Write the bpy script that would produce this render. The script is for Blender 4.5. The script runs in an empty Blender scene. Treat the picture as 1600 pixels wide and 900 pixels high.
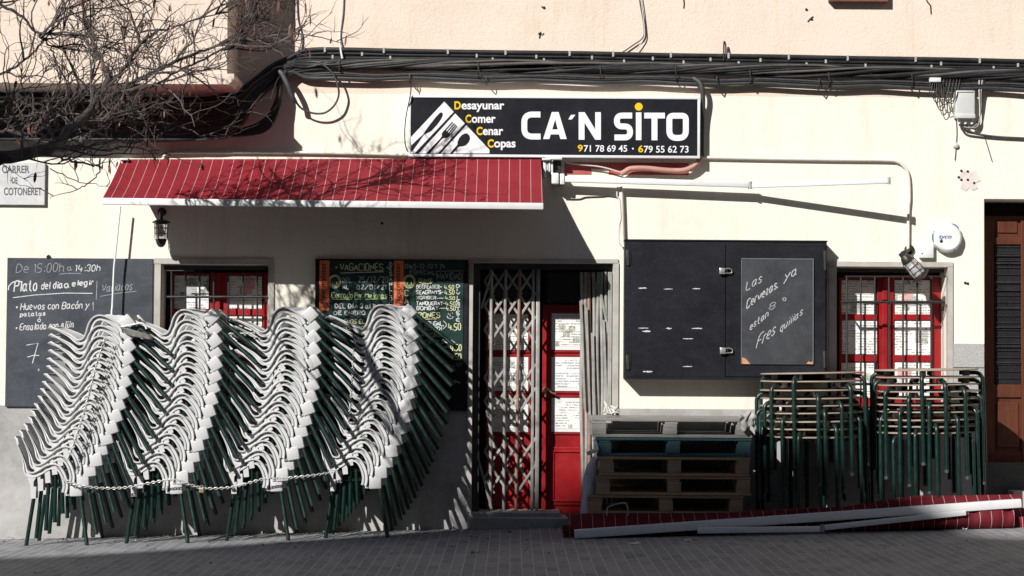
import bpy, bmesh, math, random
from mathutils import Vector, Matrix
random.seed(11)
SC = bpy.context.scene
COL = SC.collection
PI = math.pi

# ------------------------------------------------------------------ camera
FPX, DIST, HORIZON, ROLL = 3000.0, 15.0, 560.0, 0.007
PITCH = math.atan((HORIZON - 450.0) / FPX)
EYE = Vector((0.0, -DIST, 1.33))
_f = Vector((0, math.cos(PITCH), math.sin(PITCH)))
_r0 = Vector((1, 0, 0)); _u0 = Vector((0, -math.sin(PITCH), math.cos(PITCH)))
_r = _r0 * math.cos(ROLL) + _u0 * math.sin(ROLL)
_u = _u0 * math.cos(ROLL) - _r0 * math.sin(ROLL)
cd = bpy.data.cameras.new('camera'); cam = bpy.data.objects.new('camera', cd); COL.objects.link(cam)
cd.sensor_width = 36.0; cd.lens = 36.0 * FPX / 1600.0; cd.clip_end = 500; cd.clip_start = 0.1
m = Matrix((( _r.x, _u.x, -_f.x, EYE.x), (_r.y, _u.y, -_f.y, EYE.y), (_r.z, _u.z, -_f.z, EYE.z), (0, 0, 0, 1)))
cam.matrix_world = m
SC.camera = cam

# ------------------------------------------------------------------ light
SUN_DIR = Vector((0.74, 1.0, -0.78)).normalized()       # direction the light travels
to_sun = -SUN_DIR
sun_el = math.asin(to_sun.z); sun_az = math.atan2(to_sun.x, to_sun.y)
W_ = bpy.data.worlds.new('World'); SC.world = W_; W_.use_nodes = True
nt = W_.node_tree; nt.nodes.clear()
sky = nt.nodes.new('ShaderNodeTexSky'); sky.sky_type = 'NISHITA'; sky.sun_disc = False
sky.air_density = 0.8; sky.dust_density = 0.1; sky.sun_elevation = sun_el; sky.sun_rotation = sun_az % (2 * PI)
bg = nt.nodes.new('ShaderNodeBackground'); bg.inputs['Strength'].default_value = 0.05
wo = nt.nodes.new('ShaderNodeOutputWorld')
nt.links.new(sky.outputs[0], bg.inputs[0]); nt.links.new(bg.outputs[0], wo.inputs[0])
sl = bpy.data.lights.new('sun', 'SUN'); sl.energy = 5.0; sl.angle = math.radians(0.5); sl.color = (1.0, 0.965, 0.91)
so = bpy.data.objects.new('sun', sl); COL.objects.link(so)
so.rotation_euler = SUN_DIR.to_track_quat('-Z', 'Y').to_euler(); so.location = (-10, -14, 12)
SC.view_settings.view_transform = 'Standard'; SC.view_settings.look = 'None'
SC.view_settings.exposure = 0.26; SC.view_settings.gamma = 1.0; SC.view_settings.use_curve_mapping = False
SC.cycles.max_bounces = 8; SC.cycles.diffuse_bounces = 3

# ------------------------------------------------------------------ survey helpers: photo measurement -> metres
def ray(px, py):
    return _f + _r * ((px - 800.0) / FPX) + _u * ((450.0 - py) / FPX)
def W(px, py, y=0.0):
    d = ray(px, py); t = (y - EYE.y) / d.y
    return EYE + d * t
GA, GB = 0.0, 0.0
def gz(x, y=0.0): return G0 + GA * x
_p1, _p2 = W(30, 842), W(730, 826)
GA = (_p2.z - _p1.z) / (_p2.x - _p1.x); G0 = _p1.z - GA * _p1.x
def G(px, py):
    d = ray(px, py)
    t = (G0 + GA * EYE.x - EYE.z) / (d.z - GA * d.x)
    return EYE + d * t

# ------------------------------------------------------------------ mesh builder
class MB:
    def __init__(s): s.v = []; s.f = []
    def add(s, vs, fs):
        o = len(s.v); s.v += [tuple(v) for v in vs]; s.f += [tuple(i + o for i in f) for f in fs]
    def box(s, x0, x1, y0, y1, z0, z1):
        if x0 > x1: x0, x1 = x1, x0
        if y0 > y1: y0, y1 = y1, y0
        if z0 > z1: z0, z1 = z1, z0
        s.add([(x, y, z) for x in (x0, x1) for y in (y0, y1) for z in (z0, z1)],
              [(0, 1, 3, 2), (4, 6, 7, 5), (0, 4, 5, 1), (2, 3, 7, 6), (0, 2, 6, 4), (1, 5, 7, 3)])
        return s
    def rbox(s, x0, x1, y0, y1, z0, z1, b=0.006, seg=2, mat=None):
        bm = bmesh.new(); bmesh.ops.create_cube(bm, size=1.0)
        for v in bm.verts:
            v.co = Vector(((x0 + x1) / 2 + v.co.x * abs(x1 - x0), (y0 + y1) / 2 + v.co.y * abs(y1 - y0), (z0 + z1) / 2 + v.co.z * abs(z1 - z0)))
        if b: bmesh.ops.bevel(bm, geom=list(bm.edges), offset=b, segments=seg, profile=0.5, affect='EDGES')
        if mat is not None: bm.transform(mat)
        s.bm(bm); return s
    def bm(s, bm):
        bm.verts.index_update()
        s.add([v.co.copy() for v in bm.verts], [[v.index for v in f.verts] for f in bm.faces]); bm.free()
    def beam(s, p0, p1, w, h, up=Vector((0, 0, 1)), b=0.0):
        p0 = Vector(p0); p1 = Vector(p1); d = (p1 - p0); L = d.length; d.normalize()
        sd = d.cross(up).normalized(); u2 = sd.cross(d).normalized()
        M = Matrix(((d.x, sd.x, u2.x, p0.x), (d.y, sd.y, u2.y, p0.y), (d.z, sd.z, u2.z, p0.z), (0, 0, 0, 1)))
        return s.rbox(0, L, -w / 2, w / 2, -h / 2, h / 2, b, 2, M)
    def prism(s, poly, y0, y1):
        n = len(poly)
        s.add([(x, y0, z) for x, z in poly] + [(x, y1, z) for x, z in poly],
              [tuple(range(n)), tuple(range(2 * n - 1, n - 1, -1))] + [(i, i + n, (i + 1) % n + n, (i + 1) % n) for i in range(n)])
        return s
    def tube(s, pts, r, seg=8, closed=False, caps=True, flat=1.0, flat_axis=None):
        pts = [Vector(p) for p in pts]; n = len(pts)
        if n < 2: return s
        rs = r if isinstance(r, (list, tuple)) else [r] * n
        tang = []
        for i in range(n):
            a = pts[(i - 1) % n] if (closed or i > 0) else pts[i]
            b = pts[(i + 1) % n] if (closed or i < n - 1) else pts[i]
            t = b - a
            if t.length < 1e-9: t = Vector((0, 0, 1))
            tang.append(t.normalized())
        t0 = tang[0]
        nrm = t0.cross(Vector((0, 1, 0)) if abs(t0.y) < 0.9 else Vector((1, 0, 0))).normalized()
        vs = []; fs = []
        for i in range(n):
            t = tang[i]; nrm = (nrm - t * nrm.dot(t))
            if nrm.length < 1e-6: nrm = t.orthogonal()
            nrm.normalize(); bn = t.cross(nrm)
            for k in range(seg):
                a = 2 * PI * k / seg
                o = (nrm * math.cos(a) + bn * math.sin(a)) * rs[i]
                if flat != 1.0: o.y *= flat
                vs.append(pts[i] + o)
        m_ = n if closed else n - 1
        for i in range(m_):
            for k in range(seg):
                a = i * seg + k; b = i * seg + (k + 1) % seg
                c = ((i + 1) % n) * seg + (k + 1) % seg; d = ((i + 1) % n) * seg + k
                fs.append((a, b, c, d))
        if caps and not closed:
            fs.append(tuple(range(seg - 1, -1, -1))); fs.append(tuple(range((n - 1) * seg, n * seg)))
        s.add(vs, fs); return s
    def lathe(s, prof, org=(0, 0, 0), axis='Z', seg=20, rot=None):
        org = Vector(org); vs = []; fs = []; n = len(prof)
        for i, (r, h) in enumerate(prof):
            for k in range(seg):
                a = 2 * PI * k / seg; p = Vector((r * math.cos(a), r * math.sin(a), h))
                if axis == 'Y': p = Vector((p.x, -p.z, p.y))
                if rot is not None: p = rot @ p
                vs.append(org + p)
        for i in range(n - 1):
            for k in range(seg):
                fs.append((i * seg + k, i * seg + (k + 1) % seg, (i + 1) * seg + (k + 1) % seg, (i + 1) * seg + k))
        fs.append(tuple(range(seg - 1, -1, -1))); fs.append(tuple(range((n - 1) * seg, n * seg)))
        s.add(vs, fs); return s
    def grid(s, P, nu, nv, th):
        """thick sheet from P(u,v)->Vector"""
        pt = [[Vector(P(i / nu, j / nv)) for i in range(nu + 1)] for j in range(nv + 1)]
        nr = []
        for j in range(nv + 1):
            row = []
            for i in range(nu + 1):
                du = pt[j][min(i + 1, nu)] - pt[j][max(i - 1, 0)]; dv = pt[min(j + 1, nv)][i] - pt[max(j - 1, 0)][i]
                c = du.cross(dv); row.append(c.normalized() if c.length > 1e-9 else Vector((0, 0, 1)))
            nr.append(row)
        vs = [pt[j][i] for j in range(nv + 1) for i in range(nu + 1)] + [pt[j][i] - nr[j][i] * th for j in range(nv + 1) for i in range(nu + 1)]
        w = nu + 1; o = w * (nv + 1); fs = []
        for j in range(nv):
            for i in range(nu):
                a, b, c, d = j * w + i, j * w + i + 1, (j + 1) * w + i + 1, (j + 1) * w + i
                fs.append((a, b, c, d)); fs.append((d + o, c + o, b + o, a + o))
        for i in range(nu):
            fs.append((i + 1, i, i + o, i + 1 + o)); a = nv * w + i; fs.append((a, a + 1, a + 1 + o, a + o))
        for j in range(nv):
            a = j * w; fs.append((a, a + w, a + w + o, a + o)); a = j * w + nu; fs.append((a + w, a, a + o, a + w + o))
        s.add(vs, fs); return s
    def mesh(s, name, mat, smooth=None):
        me = bpy.data.meshes.new(name); me.from_pydata(s.v, [], s.f)
        bm = bmesh.new(); bm.from_mesh(me); bmesh.ops.recalc_face_normals(bm, faces=bm.faces)
        if smooth:
            for f in bm.faces: f.smooth = True
            for e in bm.edges:
                if len(e.link_faces) == 2 and e.calc_face_angle(0) > math.radians(smooth): e.smooth = False
        bm.to_mesh(me); bm.free()
        me.materials.append(mat)
        return me
    def build(s, name, mat, parent=None, smooth=None):
        o = bpy.data.objects.new(name, s.mesh(name, mat, smooth)); COL.objects.link(o)
        if parent is not None: o.parent = parent
        return o
def inst(name, me, parent=None, M=None):
    o = bpy.data.objects.new(name, me); COL.objects.link(o)
    if parent is not None: o.parent = parent
    if M is not None: o.matrix_local = M
    return o
def tag(o, label=None, cat=None, group=None, kind=None):
    if label: o['label'] = label
    if cat: o['category'] = cat
    if group: o['group'] = group
    if kind: o['kind'] = kind
    return o
def thing(name, label, cat, loc=(0, 0, 0), group=None):
    """empty at the thing's base; parts are built in world metres then shifted so they stay put"""
    o = bpy.data.objects.new(name, None); COL.objects.link(o); o.empty_display_size = 0.1
    o.location = loc
    return tag(o, label, cat, group)
def part(mb, name, mat, parent, smooth=None):
    """mesh given in world coordinates, child of a thing (or of a part) whose chain is unrotated"""
    off = Vector((0, 0, 0)); q = parent
    while q is not None: off += q.location; q = q.parent
    mb.v = [(v[0] - off.x, v[1] - off.y, v[2] - off.z) for v in mb.v]
    return mb.build(name, mat, parent, smooth)
def copy_tree(o, parent=None):
    c = o.copy(); COL.objects.link(c)
    if parent is not None: c.parent = parent; c.matrix_parent_inverse = o.matrix_parent_inverse.copy()
    for ch in list(o.children): copy_tree(ch, c)
    return c
def catmull(pts, n=6):
    pts = [Vector(p) for p in pts]; out = []
    for i in range(len(pts) - 1):
        p0 = pts[max(i - 1, 0)]; p1 = pts[i]; p2 = pts[i + 1]; p3 = pts[min(i + 2, len(pts) - 1)]
        for k in range(n):
            t = k / n
            out.append(0.5 * ((2 * p1) + (p2 - p0) * t + (2 * p0 - 5 * p1 + 4 * p2 - p3) * t * t + (3 * p1 - p0 - 3 * p2 + p3) * t ** 3))
    out.append(pts[-1]); return out

# ------------------------------------------------------------------ materials
def srgb(r, g, b):
    f = lambda c: (c / 255 / 12.92) if c / 255 <= 0.04045 else ((c / 255 + 0.055) / 1.055) ** 2.4
    return (f(r), f(g), f(b))
class NT:
    def __init__(s, name):
        s.m = bpy.data.materials.new(name); s.m.use_nodes = True; s.t = s.m.node_tree
        s.b = s.t.nodes['Principled BSDF']; s.tc = s.n('ShaderNodeTexCoord')
    def n(s, typ, **kw):
        o = s.t.nodes.new(typ)
        for k, v in kw.items(): setattr(o, k, v)
        return o
    def l(s, a, b): s.t.links.new(a, b)
    def noise(s, scale, detail=4, rough=0.6, vec=None, stretch=None, dist=0.0):
        x = s.n('ShaderNodeTexNoise'); x.inputs['Scale'].default_value = scale; x.inputs['Detail'].default_value = detail
        x.inputs['Roughness'].default_value = rough; x.inputs['Distortion'].default_value = dist
        v = vec or s.tc.outputs['Object']
        if stretch:
            mp = s.n('ShaderNodeMapping'); mp.inputs['Scale'].default_value = stretch; s.l(v, mp.inputs[0]); v = mp.outputs[0]
        s.l(v, x.inputs['Vector']); return x.outputs['Fac']
    def ramp(s, fac, stops, interp='LINEAR'):
        r = s.n('ShaderNodeValToRGB'); r.color_ramp.interpolation = interp
        while len(r.color_ramp.elements) < len(stops): r.color_ramp.elements.new(0.5)
        for e, (p, c) in zip(r.color_ramp.elements, stops):
            e.position = p; e.color = (c, c, c, 1) if not isinstance(c, (tuple, list)) else (*c[:3], 1)
        s.l(fac, r.inputs[0]); return r.outputs[0]
    def mix(s, fac, a, b, typ='MIX'):
        x = s.n('ShaderNodeMix', data_type='RGBA', blend_type=typ)
        if isinstance(fac, float): x.inputs[0].default_value = fac
        else: s.l(fac, x.inputs[0])
        for i, c in ((6, a), (7, b)):
            if isinstance(c, (tuple, list)): x.inputs[i].default_value = (*c[:3], 1)
            else: s.l(c, x.inputs[i])
        return x.outputs[2]
    def math(s, op, a, b=None):
        x = s.n('ShaderNodeMath', operation=op)
        for i, c in enumerate((a, b)):
            if c is None: continue
            if isinstance(c, (int, float)): x.inputs[i].default_value = c
            else: s.l(c, x.inputs[i])
        return x.outputs[0]
    def bump(s, h, strength=0.3, dist=0.01, prev=None):
        x = s.n('ShaderNodeBump'); x.inputs['Strength'].default_value = strength; x.inputs['Distance'].default_value = dist
        s.l(h, x.inputs['Height'])
        if prev is not None: s.l(prev, x.inputs['Normal'])
        s.l(x.outputs[0], s.b.inputs['Normal']); return x.outputs[0]
    def color(s, c):
        if isinstance(c, (tuple, list)): s.b.inputs['Base Color'].default_value = (*c[:3], 1)
        else: s.l(c, s.b.inputs['Base Color'])
    def set(s, rough=None, metal=None, spec=None):
        if rough is not None:
            if isinstance(rough, float): s.b.inputs['Roughness'].default_value = rough
            else: s.l(rough, s.b.inputs['Roughness'])
        if metal is not None: s.b.inputs['Metallic'].default_value = metal
        if spec is not None: s.b.inputs['Specular IOR Level'].default_value = spec
        return s.m
def pmat(name, col, rough=0.6, var=0.18, scale=6.0, metal=0.0, bump=0.0, bscale=60.0, dirt=None, dirt_amt=0.4, dscale=3.0, stretch=None, spec=0.5):
    t = NT(name)
    n1 = t.noise(scale, 5, 0.65, stretch=stretch)
    c = t.ramp(n1, [(0.3, tuple(k * (1 - var) for k in col)), (0.7, tuple(min(1, k * (1 + var)) for k in col))])
    if dirt is not None:
        n2 = t.noise(dscale, 6, 0.7)
        c = t.mix(t.ramp(n2, [(0.5, 0.0), (0.75, dirt_amt)]), c, dirt)
    t.color(c)
    if bump: t.bump(t.noise(bscale, 4, 0.6, stretch=stretch), bump, 0.004)
    r = t.ramp(t.noise(scale * 2.3, 3), [(0.3, max(0.02, rough - 0.08)), (0.7, min(1, rough + 0.08))])
    return t.set(r, metal, spec)
# ------------------------------------------------------------------ palette
def wall_mat():
    t = NT('cream_paint'); 
    n1 = t.noise(1.3, 6, 0.7); n2 = t.noise(14, 5, 0.7)
    c = t.ramp(n1, [(0.25, (0.78, 0.743, 0.645)), (0.75, (0.83, 0.793, 0.70))])
    c = t.mix(t.ramp(n2, [(0.62, 0.0), (0.8, 0.25)]), c, (0.66, 0.60, 0.50))
    st = t.noise(2.0, 5, 0.75, stretch=(3.5, 1, 0.35))
    c = t.mix(t.ramp(st, [(0.52, 0.0), (0.74, 0.45)]), c, (0.58, 0.52, 0.42))
    c = t.mix(t.ramp(t.noise(45, 3, .6), [(0.68, 0.0), (0.74, 0.35)]), c, (0.45, 0.40, 0.33))
    t.color(c)
    b1 = t.bump(t.noise(7, 4, 0.6), 0.45, 0.014); t.bump(t.noise(120, 5, 0.65), 0.35, 0.004, b1)
    return t.set(0.75, spec=0.3)
def stucco_mat():
    t = NT('peach_stucco')
    n1 = t.noise(1.0, 6, 0.7); n2 = t.noise(7, 6, 0.75)
    c = t.ramp(n1, [(0.25, (0.70, 0.585, 0.49)), (0.55, (0.78, 0.665, 0.57)), (0.8, (0.79, 0.70, 0.60))])
    c = t.mix(t.ramp(n2, [(0.55, 0.0), (0.8, 0.35)]), c, (0.62, 0.51, 0.36))
    st = t.noise(2.2, 6, 0.75, stretch=(3.0, 1, 0.3))
    c = t.mix(t.ramp(st, [(0.56, 0.0), (0.76, 0.5)]), c, (0.55, 0.40, 0.22))
    sp = t.noise(90, 2, 0.5)
    c = t.mix(t.ramp(sp, [(0.68, 0.0), (0.74, 0.55)]), c, (0.30, 0.22, 0.15))
    t.color(c)
    b1 = t.bump(t.noise(34, 6, 0.75), 0.5, 0.012); t.bump(t.noise(130, 4, 0.7), 0.45, 0.006, b1)
    return t.set(0.85, spec=0.2)
def plinth_mat():
    t = NT('grey_cement')
    n1 = t.noise(2.4, 7, 0.72); n2 = t.noise(11, 6, 0.7)
    c = t.ramp(n1, [(0.3, (0.25, 0.245, 0.24)), (0.5, (0.38, 0.38, 0.375)), (0.72, (0.47, 0.465, 0.455))])
    c = t.mix(t.ramp(n2, [(0.5, 0.0), (0.72, 0.5)]), c, (0.33, 0.29, 0.25))
    t.color(c); t.bump(t.noise(60, 5, 0.7), 0.4, 0.006)
    return t.set(0.85, spec=0.25)
def granite_mat():
    t = NT('speckled_granite')
    n1 = t.noise(160, 3, 0.6)
    c = t.ramp(n1, [(0.35, (0.14, 0.14, 0.14)), (0.5, (0.42, 0.42, 0.42)), (0.7, (0.6, 0.6, 0.59))])
    t.color(c); return t.set(0.45)
def paver_mat():
    t = NT('street_pavers')
    mp = t.n('ShaderNodeMapping'); mp.inputs['Rotation'].default_value = (0, 0, PI / 2); t.l(t.tc.outputs['Object'], mp.inputs[0])
    br = t.n('ShaderNodeTexBrick'); t.l(mp.outputs[0], br.inputs['Vector'])
    br.inputs['Scale'].default_value = 1.0; br.inputs['Brick Width'].default_value = 0.24; br.inputs['Row Height'].default_value = 0.075
    br.inputs['Mortar Size'].default_value = 0.005; br.inputs['Mortar Smooth'].default_value = 0.3; br.inputs['Bias'].default_value = -0.1
    br.inputs['Color1'].default_value = (0.155, 0.162, 0.182, 1); br.inputs['Color2'].default_value = (0.25, 0.257, 0.280, 1); br.inputs['Mortar'].default_value = (0.37, 0.365, 0.36, 1)
    n1 = t.noise(1.6, 6, 0.7)
    c = t.mix(t.ramp(n1, [(0.38, 0.0), (0.75, 0.45)]), br.outputs['Color'], (0.33, 0.325, 0.325))
    n2 = t.noise(24, 5, 0.75)
    c = t.mix(t.ramp(n2, [(0.5, 0.0), (0.75, 0.75)]), c, (0.13, 0.125, 0.12))
    c = t.mix(t.ramp(t.noise(60, 3, 0.6), [(0.64, 0.0), (0.72, 0.6)]), c, (0.45, 0.43, 0.40))
    t.color(c)
    inv = t.math('SUBTRACT', 1.0, br.outputs['Fac'])
    b1 = t.bump(inv, 0.6, 0.008); t.bump(t.noise(70, 5, 0.7), 0.4, 0.006, b1)
    return t.set(0.8, spec=0.35)
def wood_mat(name, a, b, scale=1.0, axis='x', rough=0.75, dirt=None):
    t = NT(name); st = (2, 30, 30) if axis == 'x' else ((30, 2, 30) if axis == 'y' else (30, 30, 2))
    n1 = t.noise(1.6 * scale, 6, 0.7, stretch=st, dist=0.4)
    c = t.ramp(n1, [(0.3, a), (0.7, b)])
    n2 = t.noise(5, 5, 0.7)
    c = t.mix(t.ramp(n2, [(0.5, 0.0), (0.8, 0.6)]), c, dirt or tuple(k * 0.45 for k in a))
    t.color(c); t.bump(n1, 0.35, 0.004); return t.set(rough, spec=0.3)
def paper_mat(name, base=(0.80, 0.80, 0.78)):
    """printed sheet: rows of small grey marks and a few picture blocks"""
    t = NT(name)
    sx = t.n('ShaderNodeSeparateXYZ'); t.l(t.tc.outputs['Object'], sx.inputs[0])
    z = sx.outputs[2]; line = t.math('LESS_THAN', t.math('FRACT', t.math('MULTIPLY', z, 48)), 0.45)
    txt = t.math('GREATER_THAN', t.noise(55, 2, 0.6, stretch=(1.6, 0, 0.9)), 0.46)
    par = t.math('GREATER_THAN', t.noise(9, 1, 0.5, stretch=(1.0, 0, 2.2)), 0.47)
    fac = t.math('MULTIPLY', t.math('MULTIPLY', line, txt), par)
    c = t.mix(t.math('MULTIPLY', fac, 0.75), base, (0.16, 0.16, 0.17))
    vo = t.n('ShaderNodeTexVoronoi'); vo.distance = 'CHEBYCHEV'; vo.inputs['Scale'].default_value = 9; t.l(t.tc.outputs['Object'], vo.inputs['Vector'])
    blk = t.math('LESS_THAN', vo.outputs['Distance'], 0.24)
    pick = t.math('GREATER_THAN', t.noise(4.0, 0, 0.5), 0.48)
    pic = t.ramp(t.noise(60, 4, 0.7), [(0.36, (0.12, 0.13, 0.13)), (0.5, (0.38, 0.42, 0.34)), (0.64, (0.66, 0.62, 0.58))])
    c = t.mix(t.math('MULTIPLY', blk, pick), c, pic)
    t.color(c); return t.set(0.55, spec=0.3)
M = {}
M['cream'] = wall_mat(); M['stucco'] = stucco_mat(); M['plinth'] = plinth_mat(); M['granite'] = granite_mat(); M['paver'] = paver_mat()
M['trim'] = pmat('plaster_trim', (0.44, 0.42, 0.39), 0.8, 0.2, 4, bump=0.4, bscale=80, dirt=(0.22, 0.2, 0.18), dirt_amt=0.6)
M['red'] = pmat('red_paint', (0.29, 0.006, 0.010), 0.42, 0.2, 5, bump=0.1, dirt=(0.16, 0.008, 0.01), dirt_amt=0.5)
M['glass'] = pmat('dark_glass', (0.018, 0.018, 0.02), 0.12, 0.2, 3)
M['dark'] = pmat('dark_interior', (0.012, 0.011, 0.01), 0.8)
M['iron'] = pmat('black_iron', (0.018, 0.019, 0.019), 0.5, 0.3, 12, bump=0.15, bscale=120)
M['gate'] = pmat('galvanised_steel', (0.36, 0.36, 0.34), 0.5, 0.3, 7, metal=0.25, bump=0.1, dirt=(0.25, 0.18, 0.13), dirt_amt=0.55, dscale=5)
M['rust'] = pmat('rusty_bar', (0.30, 0.20, 0.16), 0.6, 0.3, 9, metal=0.2)
M['paper'] = paper_mat('printed_paper'); M['paper2'] = paper_mat('printed_paper_cool', (0.74, 0.77, 0.80))
M['paper_grey'] = paper_mat('grey_notice', (0.42, 0.43, 0.42)); M['paper_pink'] = paper_mat('pink_notice', (0.70, 0.36, 0.36))
M['brown_wood'] = wood_mat('varnished_wood', (0.075, 0.024, 0.014), (0.125, 0.042, 0.024), axis='z', rough=0.4)
M['black_frame'] = pmat('dark_metal_frame', (0.03, 0.03, 0.03), 0.5, 0.2, 8)
M['brass'] = pmat('brass', (0.62, 0.52, 0.30), 0.3, 0.15, 10, metal=0.8)
M['white'] = pmat('white_lacquer', (0.74, 0.75, 0.76), 0.4, 0.06, 3, dirt=(0.5, 0.49, 0.47), dirt_amt=0.4, dscale=6)
M['step'] = pmat('step_stone', (0.38, 0.37, 0.35), 0.85, 0.25, 5, bump=0.4, dirt=(0.15, 0.14, 0.12))
M['blackstone'] = pmat('dark_step_stone', (0.07, 0.07, 0.068), 0.55, 0.2, 20)
M['graypvc'] = pmat('grey_plastic', (0.55, 0.56, 0.55), 0.45, 0.08, 4)
M['sill'] = pmat('brown_sill_tile', (0.16, 0.07, 0.045), 0.7, .3, 8)
M['ochre'] = pmat('repair_plaster', (0.66, 0.60, 0.56), 0.85, 0.12, 12, bump=0.3)

def RC(x0, y0, x1, y1, y=0.0):
    xm, ym = (x0 + x1) / 2, (y0 + y1) / 2
    return W(x0, ym, y).x, W(x1, ym, y).x, W(xm, y1, y).z, W(xm, y0, y).z      # X0 X1 Zlow Zhigh
def BX(mb, x0, y0, x1, y1, ya, yb, b=0.0):
    """box whose front face (plane ya) covers the measured rectangle"""
    X0, X1, Z0, Z1 = RC(x0, y0, x1, y1, ya)
    return mb.rbox(X0, X1, ya, yb, Z0, Z1, b) if b else mb.box(X0, X1, ya, yb, Z0, Z1)

# ------------------------------------------------------------------ ground
gm = MB(); n = 40
def gv(x, y): return (x, y, G0 + GA * max(-14, min(14, x)))
xs = [-120, -60, -30, -14, -8, -4, 0, 4, 8, 14, 30, 60, 120]; ys = [-120, -60, -30, -16, -8, -4, -2, -1, 0.3, 3, 60]
vs = [gv(x, y) for y in ys for x in xs]; w = len(xs)
gm.add(vs, [(j * w + i, j * w + i + 1, (j + 1) * w + i + 1, (j + 1) * w + i) for j in range(len(ys) - 1) for i in range(w - 1)])
tag(gm.build('pavement', M['paver']), kind='structure')

# ------------------------------------------------------------------ facade
bld = thing('building', 'cream and peach stucco house front with red windows, barred door and overhead bay', 'building', (0, 0.0, 0))
OPEN = {'lw': RC(250, 413, 418, 628), 'door': RC(738, 411, 957, 808), 'rw': RC(1307, 417, 1481, 640), 'rd': RC(1538, 311, 1650, 776)}
DEPTH = {'lw': 0.30, 'door': 0.55, 'rw': 0.34, 'rd': 0.40}
zs = W(800, 148).z; zp1 = W(380, 636).z; xp1 = W(735, 636).x; zp2 = W(1070, 639).z; xp2 = W(1489, 580).x; zp3 = W(1515, 537).z
def panel(zone):
    mb = MB()
    xb = sorted(set([-9.0, 9.0, xp1, xp2] + [v for o in OPEN.values() for v in o[:2]]))
    zb = sorted(set([-1.2, 7.0, zs, zp1, zp2, zp3] + [v for o in OPEN.values() for v in o[2:]]))
    for i in range(len(xb) - 1):
        for j in range(len(zb) - 1):
            cx, cz = (xb[i] + xb[i + 1]) / 2, (zb[j] + zb[j + 1]) / 2
            if any(o[0] < cx < o[1] and o[2] < cz < o[3] for o in OPEN.values()): continue
            if cz > zs: k = 'u'
            elif cx < xp1 and cz < zp1: k = 'p'
            elif xp1 < cx < xp2 and cz < zp2: k = 'p'
            elif cx > xp2 and cz < zp3: k = 'g'
            else: k = 'l'
            if k == zone:
                mb.add([(xb[i], 0, zb[j]), (xb[i + 1], 0, zb[j]), (xb[i + 1], 0, zb[j + 1]), (xb[i], 0, zb[j + 1])], [(0, 1, 2, 3)])
    return mb
up = panel('u'); part(up, 'upper_wall', M['stucco'], bld)
lo = panel('l')
for k, o in OPEN.items():
    X0, X1, Z0, Z1 = o; D = DEPTH[k]
    lo.add([(X0, 0, Z0), (X0, D, Z0), (X0, D, Z1), (X0, 0, Z1)], [(0, 1, 2, 3)])
    lo.add([(X1, 0, Z0), (X1, D, Z0), (X1, D, Z1), (X1, 0, Z1)], [(3, 2, 1, 0)])
    lo.add([(X0, 0, Z1), (X1, 0, Z1), (X1, D, Z1), (X0, D, Z1)], [(0, 1, 2, 3)])
    lo.add([(X0, 0, Z0), (X1, 0, Z0), (X1, D, Z0), (X0, D, Z0)], [(3, 2, 1, 0)])
part(lo, 'lower_wall', M['cream'], bld)
for k, o in OPEN.items():
    rim = MB(); X0, X1, Z0, Z1 = o; D = DEPTH[k] + 0.002
    rim.add([(X0 - .1, D, Z0 - .1), (X1 + .1, D, Z0 - .1), (X1 + .1, D, Z1 + .1), (X0 - .1, D, Z1 + .1)], [(0, 1, 2, 3)])
    part(rim, 'dark_interior', M['dark'], bld)
part(panel('p'), 'plinth', M['plinth'], bld)
pg = panel('g')
X0 = xp2; X1 = OPEN['rd'][0]; Z = W(1515, 575).z
pg.box(X0, X1 - 0.004, -0.012, -0.002, Z + 0.006, zp3); pg.box(X0, X1 - 0.004, -0.012, -0.002, G0 - 0.5, Z - 0.002)
part(pg, 'granite_plinth', M['granite'], bld)
# solid body behind (keeps the sun out)
bk = MB(); bk.box(-9, 9, 0.9, 1.1, -1.2, 7.0); bk.box(-9, 9, 0.02, 1.0, 7.0, 7.1); bk.box(-9.1, -9, 0, 1.1, -1.2, 7.1); bk.box(9, 9.1, 0, 1.1, -1.2, 7.1)
part(bk, 'rear_wall', M['dark'], bld)
# bay (enclosed balcony) top left
bx = W(373, 60).x; bz = W(200, 138).z
bay = MB(); bay.box(-9, bx, -0.6, -0.001, bz + 0.03, 7.0)
bay.prism([(-9, bz - 0.05), (bx + 0.02, bz - 0.05), (bx + 0.055, bz - 0.01), (bx + 0.055, bz + 0.03), (-9, bz + 0.03)], -0.615, -0.002)
part(bay, 'bay', M['stucco'], bld)
# plaster surrounds
def surround(name, x0, y0, x1, y1, wl, wt, wr, pr=0.014):
    s = MB()
    BX(s, x0 - wl, y0 - wt, x1 + wr, y0 - 0.4, -pr, 0.05)
    if wl: BX(s, x0 - wl, y0 - 0.2, x0 - 0.3, y1, -pr, 0.05)
    if wr: BX(s, x1 + 0.3, y0 - 0.2, x1 + wr, y1, -pr, 0.05)
    return part(s, name, M['trim'], bld)
surround('window_surround', 250, 413, 418, 630, 10, 9, 9)
surround('door_surround', 738, 411, 957, 800, 7, 7, 9)
surround('window_surround', 1307, 417, 1481, 640, 12, 8, 8)

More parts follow.
